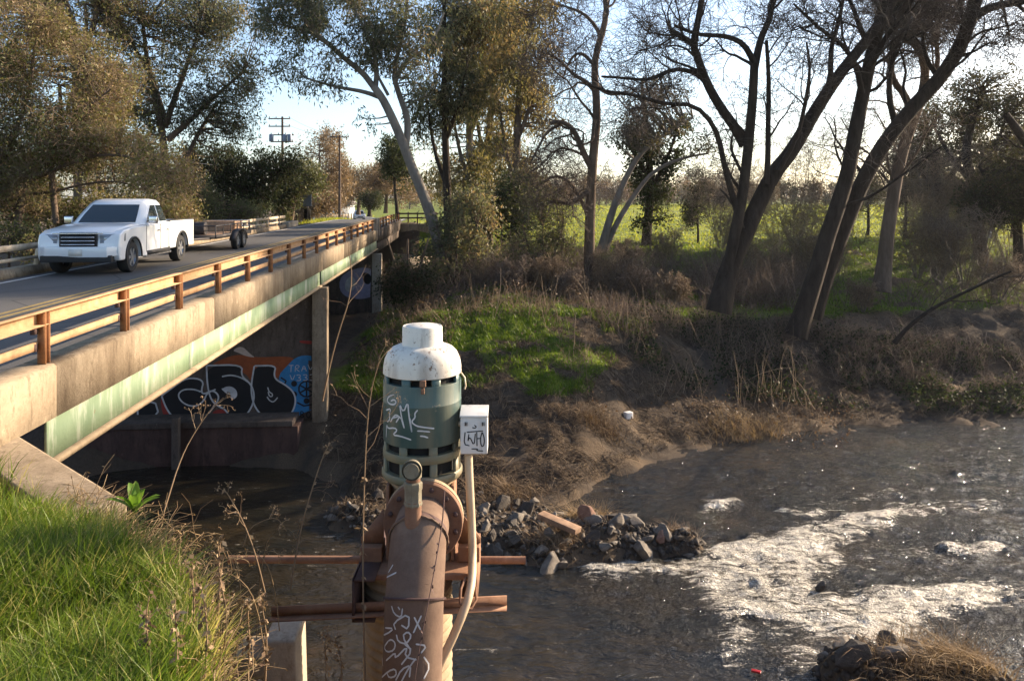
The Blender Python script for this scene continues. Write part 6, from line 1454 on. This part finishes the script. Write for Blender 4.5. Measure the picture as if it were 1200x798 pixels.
# individual leafless bushes
BUSH = [(640,345,36,1.6), (668,352,34,1.2), (720,350,37,2.0), (745,345,36,1.6), (790,352,35,1.5), (600,352,35,1.4), (1010,360,36,1.3), (1075,330,44,3.4), (1100,335,42,3.8), (1130,335,41,3.6), (920,300,45,4.2), (980,300,47,4.6), (900,330,40,2.4), (780,300,46,2.4), (1170,345,38,2.2), (860,300,48,3.2), (950,330,42,2.8), (735,300,44,2.0), (930,285,54,7.5), (1075,300,50,6.5), (1110,300,47,6), (1150,300,50,6.5), (1185,310,46,5.5), (845,290,54,5.5)]
SIDEW = ['left of the gnarled tree', 'right of the gnarled tree', 'below the field', 'by the forked trunk', 'behind the leaning trunks', 'under the dark oaks']
for i, (px, py, dd, h) in enumerate(BUSH):
    x = (px - CX) / F * dd; z = gz(x, dd); p0 = np.array([x, dd, z - .1]); st = []
    for k in range(10):
        a = 2 * math.pi * k / 10 + .4 * rng.random(); o = np.array([math.cos(a), math.sin(a), 0])
        st.append(resample([p0 + o * .06, p0 + o * h * .16 + [0, 0, h * .4], p0 + o * h * (.22 + .2 * rng.random()) + [0, 0, h * (.8 + .3 * rng.random())]], [.028, .02, .009], 10))
    P = np.stack([s[0] for s in st]); Rr = np.stack([s[1] for s in st])
    l1 = grow(P, Rr, 8, .2, .5, .8, .2, 5, .25, .0, .6, .011); l2 = grow(*l1, 6, .1, .55, .8, .05, 4, .25, -.03, .6, .009); l3 = grow(*l2, 4, .1, .65, .8, 0, 3, .25, -.05, .7, .007)
    t = thing('bare_bush', 'leafless twiggy bush on the far bank', 'bush', p0, 0, 'leafless bushes on the far bank')
    b = MB().tubes(P, Rr, 5, tint=rng.random(len(P))); b.build('stems', M['bark_grey'], t, smooth=180)
    b = MB()
    for Q, rq in (l1, l2, l3): b.tubes(Q, rq, 3, tint=rng.random(len(Q)))
    b.build('twigs', M['twig_grey'] if i % 2 else M['twig_tan'], t)
# hanging twig veil and ivy on the big trunks is part of the trees; fallen branch
fb_ = bare('fallen_branch', 'dead dark branch slanting up out of the bank on the right', 'branch', [px_limb(29.5, [(1048,402),(1062,385),(1085,366),(1110,352),(1140,338),(1165,326),(1185,318)], 3.4, 1.4, 16, -1.5)], M['bark_dark'], M['twig_dark'], lv(4, 4, 3))
# ------------------------------------------------------------------ near weeds, dead stalks (individuals)
def weed(name, label, pts, r, heads=0, branch=0, hd=.10, mat='weed', leafn=0, group=None):
    """pts: (px,py,d)"""
    P = np.array([at(*p) for p in pts]); P, Rr = resample(P, np.linspace(r, r * .4, len(P)), 14)
    b = MB().tubes(P[None], Rr[None], 5)
    if branch:
        B, br_ = grow(P[None], Rr[None], branch, .6, .22, .8, .3, 5, .25, 0, .6, .0016); b.tubes(B, br_, 4, tint=rng.random(len(B)))
        B2, b2 = grow(B, br_, 3, .4, .4, .8, .2, 4, .25, 0, .7, .0013); b.tubes(B2, b2, 3, tint=rng.random(len(B2)))
        if heads: leaves(b, B2[:, -1].repeat(heads, 0) + rng.normal(size=(len(B2) * heads, 3)) * .006, .015, .009, 0)
    if leafn:
        ix = rng.integers(3, 14, leafn); leaves(b, P[ix] + rng.normal(size=(leafn, 3)) * .008, .038, .02, .6)
    return tag(b.build(name, M[mat], origin=P[0]), label, 'weed', group)
weed('dead_weed', 'thin dead weed with a pale seed head crossing in front of the graffiti', [(192,600,5.7), (212,535,6), (232,500,6.1), (248,478,6.1), (262,466,6.1)], .006, 3, 7)
weed('dead_weed', 'tall dry weed with knobbly seed head left of the pump casing', [(340,690,5.6), (352,620,5.7), (368,565,5.75), (380,530,5.8), (386,520,5.8)], .006, 4, 8, leafn=8)
weed('dead_weed', 'short dry weed with seed clusters at the edge of the grass', [(312,700,5.2), (300,650,5.2), (285,610,5.25), (268,580,5.3), (262,572,5.3)], .006, 4, 7, leafn=6)
weed('dead_weed', 'tall branching dead stalk standing against the left side of the teal motor', [(428,800,5.2), (426,720,5.3), (425,640,5.38), (427,560,5.45), (430,500,5.5), (434,460,5.5), (444,425,5.5)], .0065, 2, 8, leafn=30)
weed('dead_vine', 'thin dead vine lying down the front of the brown pipe', [(521,575,5.70), (519,610,5.52), (514,640,5.36), (507,680,5.14), (500,715,5.02), (492,755,4.92), (484,810,4.8)], .0055, 0, 0, leafn=16, mat='band')
weed('dead_weed', 'bent grass stalk with drooping oat heads over the dark water', [(285,640,5.4), (292,618,5.4), (312,608,5.4), (326,606,5.4), (336,622,5.4)], .004, 3, 5)
weed('dead_weed', 'pale forked dead stem rising behind the dry weeds beside the pier column', [(378,800 - 330, 14), (386,430,14), (396,392,14), (410,350,14), (413,320,14), (408,290,14)], .016, 2, 6)
for i, (px, py, h, dd) in enumerate(((240,760,.32,3.9), (205,775,.30,3.8), (170,760,.26,3.9), (262,740,.30,4.3), (290,770,.30,4.2), (255,690,.30,4.4), (310,775,.35,4.4), (225,720,.28,4.2), (380,798,.35,5.0), (398,800,.3,5.2))):
    z0 = at(px, py, dd)
    k = h / dd * F
    weed('curled_dock', 'withered brown stalk with curled leaves in the near grass', [(px, py + 35, dd), (px + 3, py - k * .2, dd), (px + 1, py - k * .6, dd), (px + 5 * (i % 3 - 1), py - k, dd)], .006, 3, 3, leafn=46, group='withered brown stalks in the near grass')
for i in range(10):
    px = 235 + 105 * rng.random(); dd = 4.6 + 1.2 * rng.random(); py = 690 + 90 * rng.random(); k = (.25 + .35 * rng.random()) / dd * F; s = rng.normal() * 30 + 10
    weed('dry_stalk', 'thin arching straw stalk at the edge of the near bank', [(px, py + 30, dd), (px + s * .2, py - k * .4, dd), (px + s * .6, py - k * .9, dd), (px + s * 1.5, py - k, dd), (px + s * 2.1, py - k * .75, dd)], .0035, 2, 4, mat='straw', group='arching straw stalks at the bank edge')
# broad leaved bright weed on the near bank
wl = at(158, 596, 5.75); t = thing('broadleaf_weed', 'bright green broad leaved weed at the top edge of the near bank', 'weed', [wl[0], wl[1], gz(wl[0], wl[1])])
b = MB()
for k in range(8):
    a = 2 * math.pi * k / 8 + rng.random() * .5; el = .75 + .6 * rng.random(); L_ = .16 + .14 * rng.random(); o = np.array([math.cos(a), math.sin(a), 0]); s_ = np.array([-o[1], o[0], 0]); base = np.array([wl[0], wl[1], wl[2] - .03])
    rows = []
    for j in range(6):
        tt = j / 5; c = base + o * L_ * tt * math.cos(el) * (1 + .4 * tt) + np.array([0, 0, L_ * tt * math.sin(el) * (1.25 - .45 * tt)]); w_ = .032 * math.sin(math.pi * min(1, tt * .88 + .1)); rows += [c - s_ * w_ + [0, 0, .012 * (w_ > .01)], c, c + s_ * w_ + [0, 0, .012 * (w_ > .01)]]
    b.add(rows, [[3 * j + i, 3 * j + i + 1, 3 * j + 4 + i, 3 * j + 3 + i] for j in range(5) for i in range(2)], tint=rng.random())
b.build('leaves', M['weedleaf'], t, smooth=180)
# ------------------------------------------------------------------ rocks
def rock_mesh(seed, flat=.7):
    r_ = np.random.default_rng(seed); bm = bmesh.new()
    for p in nrm(r_.normal(size=(22, 3))) * (.75 + .35 * r_.random((22, 1))) * [1, .8, flat]: bm.verts.new(p * .5)
    res = bmesh.ops.convex_hull(bm, input=bm.verts)
    bmesh.ops.delete(bm, geom=[v for v in bm.verts if not v.link_faces], context='VERTS')
    bmesh.ops.bevel(bm, geom=list(bm.edges), offset=.03, segments=1, affect='EDGES', clamp_overlap=True)
    me = bpy.data.meshes.new('rock'); bm.to_mesh(me); bm.free(); return me
ROCKS = []
for i in range(10):
    me = rock_mesh(100 + i, .6 + .25 * rng.random()); ROCKS.append(me)
RM = {}
def put_rock(x, y, size, mat, label, group, z=None, sink=.25, name='rock'):
    key = (int(rng.integers(0, 10)), mat)
    if key not in RM:
        me = ROCKS[key[0]].copy(); me.materials.append(M[mat]); RM[key] = me
    o = bpy.data.objects.new(name, RM[key]); COL.objects.link(o)
    zz = gz(x, y) if z is None else z
    o.location = (x, y, zz + size * (.5 - sink) * .6); o.rotation_euler = (rng.normal() * .4, rng.normal() * .4, rng.random() * 6.28); s = size * (.8 + .4 * rng.random()); o.scale = (s * (1 + .5 * rng.random()), s, s)
    return tag(o, label, 'rock', group)
def rocks_in(poly, n, smin, smax, mats, label, group, z=.3):
    poly = np.array(poly, float); lo, hi = poly.min(0), poly.max(0); c = 0; P = []
    while c < n:
        px, py = lo + (hi - lo) * rng.random(2); ins = False
        for i in range(len(poly)):
            (x1, y1), (x2, y2) = poly[i], poly[i - 1]
            if (y1 > py) != (y2 > py) and px < (x2 - x1) * (py - y1) / (y2 - y1) + x1: ins = not ins
        if not ins: continue
        q = on_z(px, py, z); s = smin + (smax - smin) * rng.random() ** 2.2
        if any((q[0] - a) ** 2 + (q[1] - b_) ** 2 < (.38 * (s + s2)) ** 2 for a, b_, s2 in P) and rng.random() < .9: continue
        P.append((q[0], q[1], s)); c += 1
        put_rock(q[0], q[1], s, mats[int(rng.integers(0, len(mats)))], label, group)
rocks_in([(560,575),(640,582),(690,600),(690,640),(640,655),(560,640)], 150, .10, .55, ['rock', 'rock', 'rock', 'rock_dark', 'rock_dark', 'rock_pale'], 'grey angular riprap rock heaped beside the plank on the gravel bar', 'riprap rocks on the bar right of the pump')
rocks_in([(690,598),(760,605),(815,628),(800,648),(730,642),(690,640)], 64, .16, .6, ['rock', 'rock_dark', 'rock'], 'angular rock at the outer tip of the bar next to the rapids', 'rocks on the tip of the bar')
rocks_in([(322,540),(360,548),(400,575),(440,600),(440,622),(400,606),(350,580),(330,562)], 70, .09, .34, ['rock_pale', 'rock_pale', 'rock'], 'pale rock along the dark water left of the pump', 'pale rocks on the shore below the bridge')
rocks_in([(955,765),(1010,755),(1060,748),(1090,770),(1010,798),(945,798)], 26, .18, .55, ['rock', 'rock_dark', 'rock_pale'], 'rock on the small spit at the lower right below the rapids', 'rocks on the lower right spit')
q = on_z(963, 694, 0); put_rock(q[0], q[1], .36, 'rock_dark', 'small dark wet rock poking out of the white foam', None, 0.02, 0)
for px, py, s, m_, lab in ((1042, 752, .55, 'rock_dark', 'large dark boulder with a pointed top at the upper edge of the lower right spit'), (1008, 752, .42, 'rock_dark', 'dark slab of rock leaning beside the pointed boulder'), (1058, 762, .40, 'rock_pale', 'pale block of rock right of the pointed boulder'), (588, 580, .62, 'rock_dark', 'biggest dark block at the top left of the riprap heap'), (615, 583, .50, 'rock_dark', 'dark blocky rock just above the plank'), (688, 606, .55, 'rock_red', 'reddish slab lying right of the plank'), (443, 575, .5, 'rock_dark', 'dark boulder on the mud left of the pump base'), (775, 622, .42, 'rock_red', 'rounded brown rock near the tip of the bar')):
    q = on_z(px, py, .45); put_rock(q[0], q[1], s, m_, lab, None, None, .1, 'boulder')
# gravel filling
Pq = []
for poly, w, h in BARS:
    for a, b_, wa_, wb_ in zip(poly[:-1], poly[1:], w[:-1], w[1:]):
        n_ = 300; t_ = rng.random(n_); p = a + (b_ - a) * t_[:, None]; ww = wa_ + (wb_ - wa_) * t_; an = rng.random(n_) * 6.28; rr = np.sqrt(rng.random(n_)) * ww * 1.05
        Pq.append(np.c_[p[:, 0] + np.cos(an) * rr, p[:, 1] + np.sin(an) * rr])
Pq = np.concatenate(Pq); zq = ground(Pq[:, 0], Pq[:, 1]); Pq = np.c_[Pq, zq][zq > .02]; n_ = len(Pq)
oct_ = np.array([[1, 0, 0], [0, 1, 0], [-1, 0, 0], [0, -1, 0], [0, 0, 1], [0, 0, -1.]]); tri = np.array([[0, 1, 4], [1, 2, 4], [2, 3, 4], [3, 0, 4], [1, 0, 5], [2, 1, 5], [3, 2, 5], [0, 3, 5]])
sz = (.03 + .07 * rng.random(n_) ** 2)[:, None, None]; vv = Pq[:, None] + oct_[None] * sz * (.6 + .8 * rng.random((n_, 6, 1)))
tag(MB().add(vv.reshape(-1, 3), (tri[None] + (np.arange(n_) * 6)[:, None, None]).reshape(-1, 3)).build('gravel', M['rock_dark']), 'small stones between the riprap rocks', 'gravel', kind='stuff')
# timber plank on the bar
q = on_z(655, 612, .62); t = MB().box((0, 0, 0), (1.05, .25, .12), M=np.array(Matrix.Rotation(R(-38), 3, 'Z') @ Matrix.Rotation(R(6), 3, 'Y'))).build('timber_plank', M['wood'], origin=(0, 0, 0), bevel=.01); t.location = Vector(q); tag(t, 'short thick weathered timber lying on the riprap rocks', 'plank')
# dry grass tussocks on the bar and spit
def tussock(px, py, zg, n, h, lab, mat='straw', spread=.35):
    q = on_z(px, py, zg); P = np.c_[q[0] + rng.normal(size=n) * spread, q[1] + rng.normal(size=n) * spread * .7]; P = np.c_[P, ground(P[:, 0], P[:, 1])]; P = P[P[:, 2] > -.1]
    v, q4, t3, m = blades(P - [0, 0, .02], h * (.5 + rng.random(len(P))), .7 + .9 * rng.random(len(P)), .014, 3)
    tag(MB().add(v, q4, t3, tint=np.repeat(rng.random(len(P)), m)).build('dry_tussock', M[mat], origin=q), lab, 'grass tuft')
tussock(690, 588, .5, 900, .4, 'pale golden dry tussock catching the sun behind the riprap')
tussock(650, 632, .3, 700, .3, 'flattened brown dry grass at the water edge below the plank', 'weed')
tussock(805, 622, .25, 600, .3, 'brown dry grass clump on the tip of the bar', 'weed', .25)
tussock(1110, 775, .3, 1600, .45, 'mat of dry golden grass on the lower right spit', 'straw', .5)
tussock(1040, 785, .3, 500, .35, 'thin dry grass between the rocks of the lower right spit', 'weed', .4)
tussock(590, 562, .6, 700, .35, 'brown dry grass behind the dark block of the riprap', 'weed', .5)
tussock(700, 485, 1.2, 500, .5, 'reddish dry grass clump low on the mud bank', 'weed', .35)
tussock(880, 470, 1.2, 900, .5, 'pale dry grass along the top of the mud flat', 'straw', .8)
# litter
q = at(736, 491, 26.2); q[2] = gz(q[0], q[1]) + .1
tag(MB().box((0, 0, 0), (.26, .2, .22), rz=.5).build('litter_box', M['litter'], origin=(0, 0, 0), bevel=.02), 'small pale box of litter on the mud bank', 'litter').location = Vector(q)
lg = tag(MB().tube([at(702, 490, 26.4) + [0, 0, .05], at(730, 493, 26.1) + [0, 0, .02]], [.09, .07], 8).build('log', M['bark_dark'], origin=at(702, 490, 26.4)), 'short dark log lying beside the pale litter box', 'log')
q = on_z(886, 786, .02); tag(MB().box((0, 0, 0), (.16, .07, .03), rz=-.4).build('red_litter', M['red'], origin=(0, 0, 0), bevel=.01), 'scrap of red plastic floating at the lower right', 'litter').location = Vector(q)
# ------------------------------------------------------------------ light, sky, camera
SUN_AZ, SUN_EL = 61.0, 20.0            # azimuth clockwise from +Y
sd_ = Vector((math.sin(R(SUN_AZ)) * math.cos(R(SUN_EL)), math.cos(R(SUN_AZ)) * math.cos(R(SUN_EL)), math.sin(R(SUN_EL))))
sl = bpy.data.lights.new('sun', 'SUN'); sl.energy = 5.0; sl.angle = R(.5); sl.color = (1.0, .80, .58)
so = bpy.data.objects.new('sun', sl); COL.objects.link(so); so.rotation_euler = (-sd_).to_track_quat('-Z', 'Y').to_euler(); so.location = (60, 40, 40)
w = bpy.data.worlds.new('World'); scene.world = w; w.use_nodes = True
nt = w.node_tree; sky = nt.nodes.new('ShaderNodeTexSky'); sky.sky_type = 'NISHITA'; sky.sun_disc = False
sky.sun_elevation = R(SUN_EL); sky.sun_rotation = R(SUN_AZ); sky.air_density = .8; sky.dust_density = 1.2; sky.ozone_density = 1.0
bg = nt.nodes['Background']; bg.inputs['Strength'].default_value = .11; nt.links.new(sky.outputs[0], bg.inputs['Color'])
cam = bpy.data.cameras.new('camera'); co = bpy.data.objects.new('camera', cam); COL.objects.link(co); scene.camera = co
co.location = (0, 0, EYE); co.rotation_euler = (R(90), 0, 0); cam.lens = 28.0; cam.sensor_width = 36.0; cam.sensor_fit = 'HORIZONTAL'
cam.shift_y = -(399 - HY) / 1200.0; cam.clip_end = 6000; cam.clip_start = .05
scene.view_settings.view_transform = 'Standard'; scene.view_settings.look = 'None'; scene.view_settings.exposure = 1.5; scene.view_settings.gamma = 1.0
scene.cycles.max_bounces = 6; scene.cycles.diffuse_bounces = 2; scene.cycles.glossy_bounces = 3; scene.cycles.transmission_bounces = 2; scene.cycles.transparent_max_bounces = 4
# ------------------------------------------------------------------ thin winter haze in the air
hm = bpy.data.materials.new('winter_haze'); hm.use_nodes = True; hn_ = hm.node_tree; hn_.nodes.remove(hn_.nodes['Principled BSDF'])
pv = hn_.nodes.new('ShaderNodeVolumePrincipled'); pv.inputs['Color'].default_value = (.92, .94, 1, 1); pv.inputs['Density'].default_value = .00009; pv.inputs['Anisotropy'].default_value = .4
hn_.links.new(pv.outputs[0], hn_.nodes['Material Output'].inputs['Volume'])
hz_ = MB().box((0, 1450, 13.0), (3400, 3200, 34)).build('haze', hm); tag(hz_, 'thin pale winter haze over the creek and the field', 'haze', kind='stuff')
scene.cycles.volume_bounces = 0
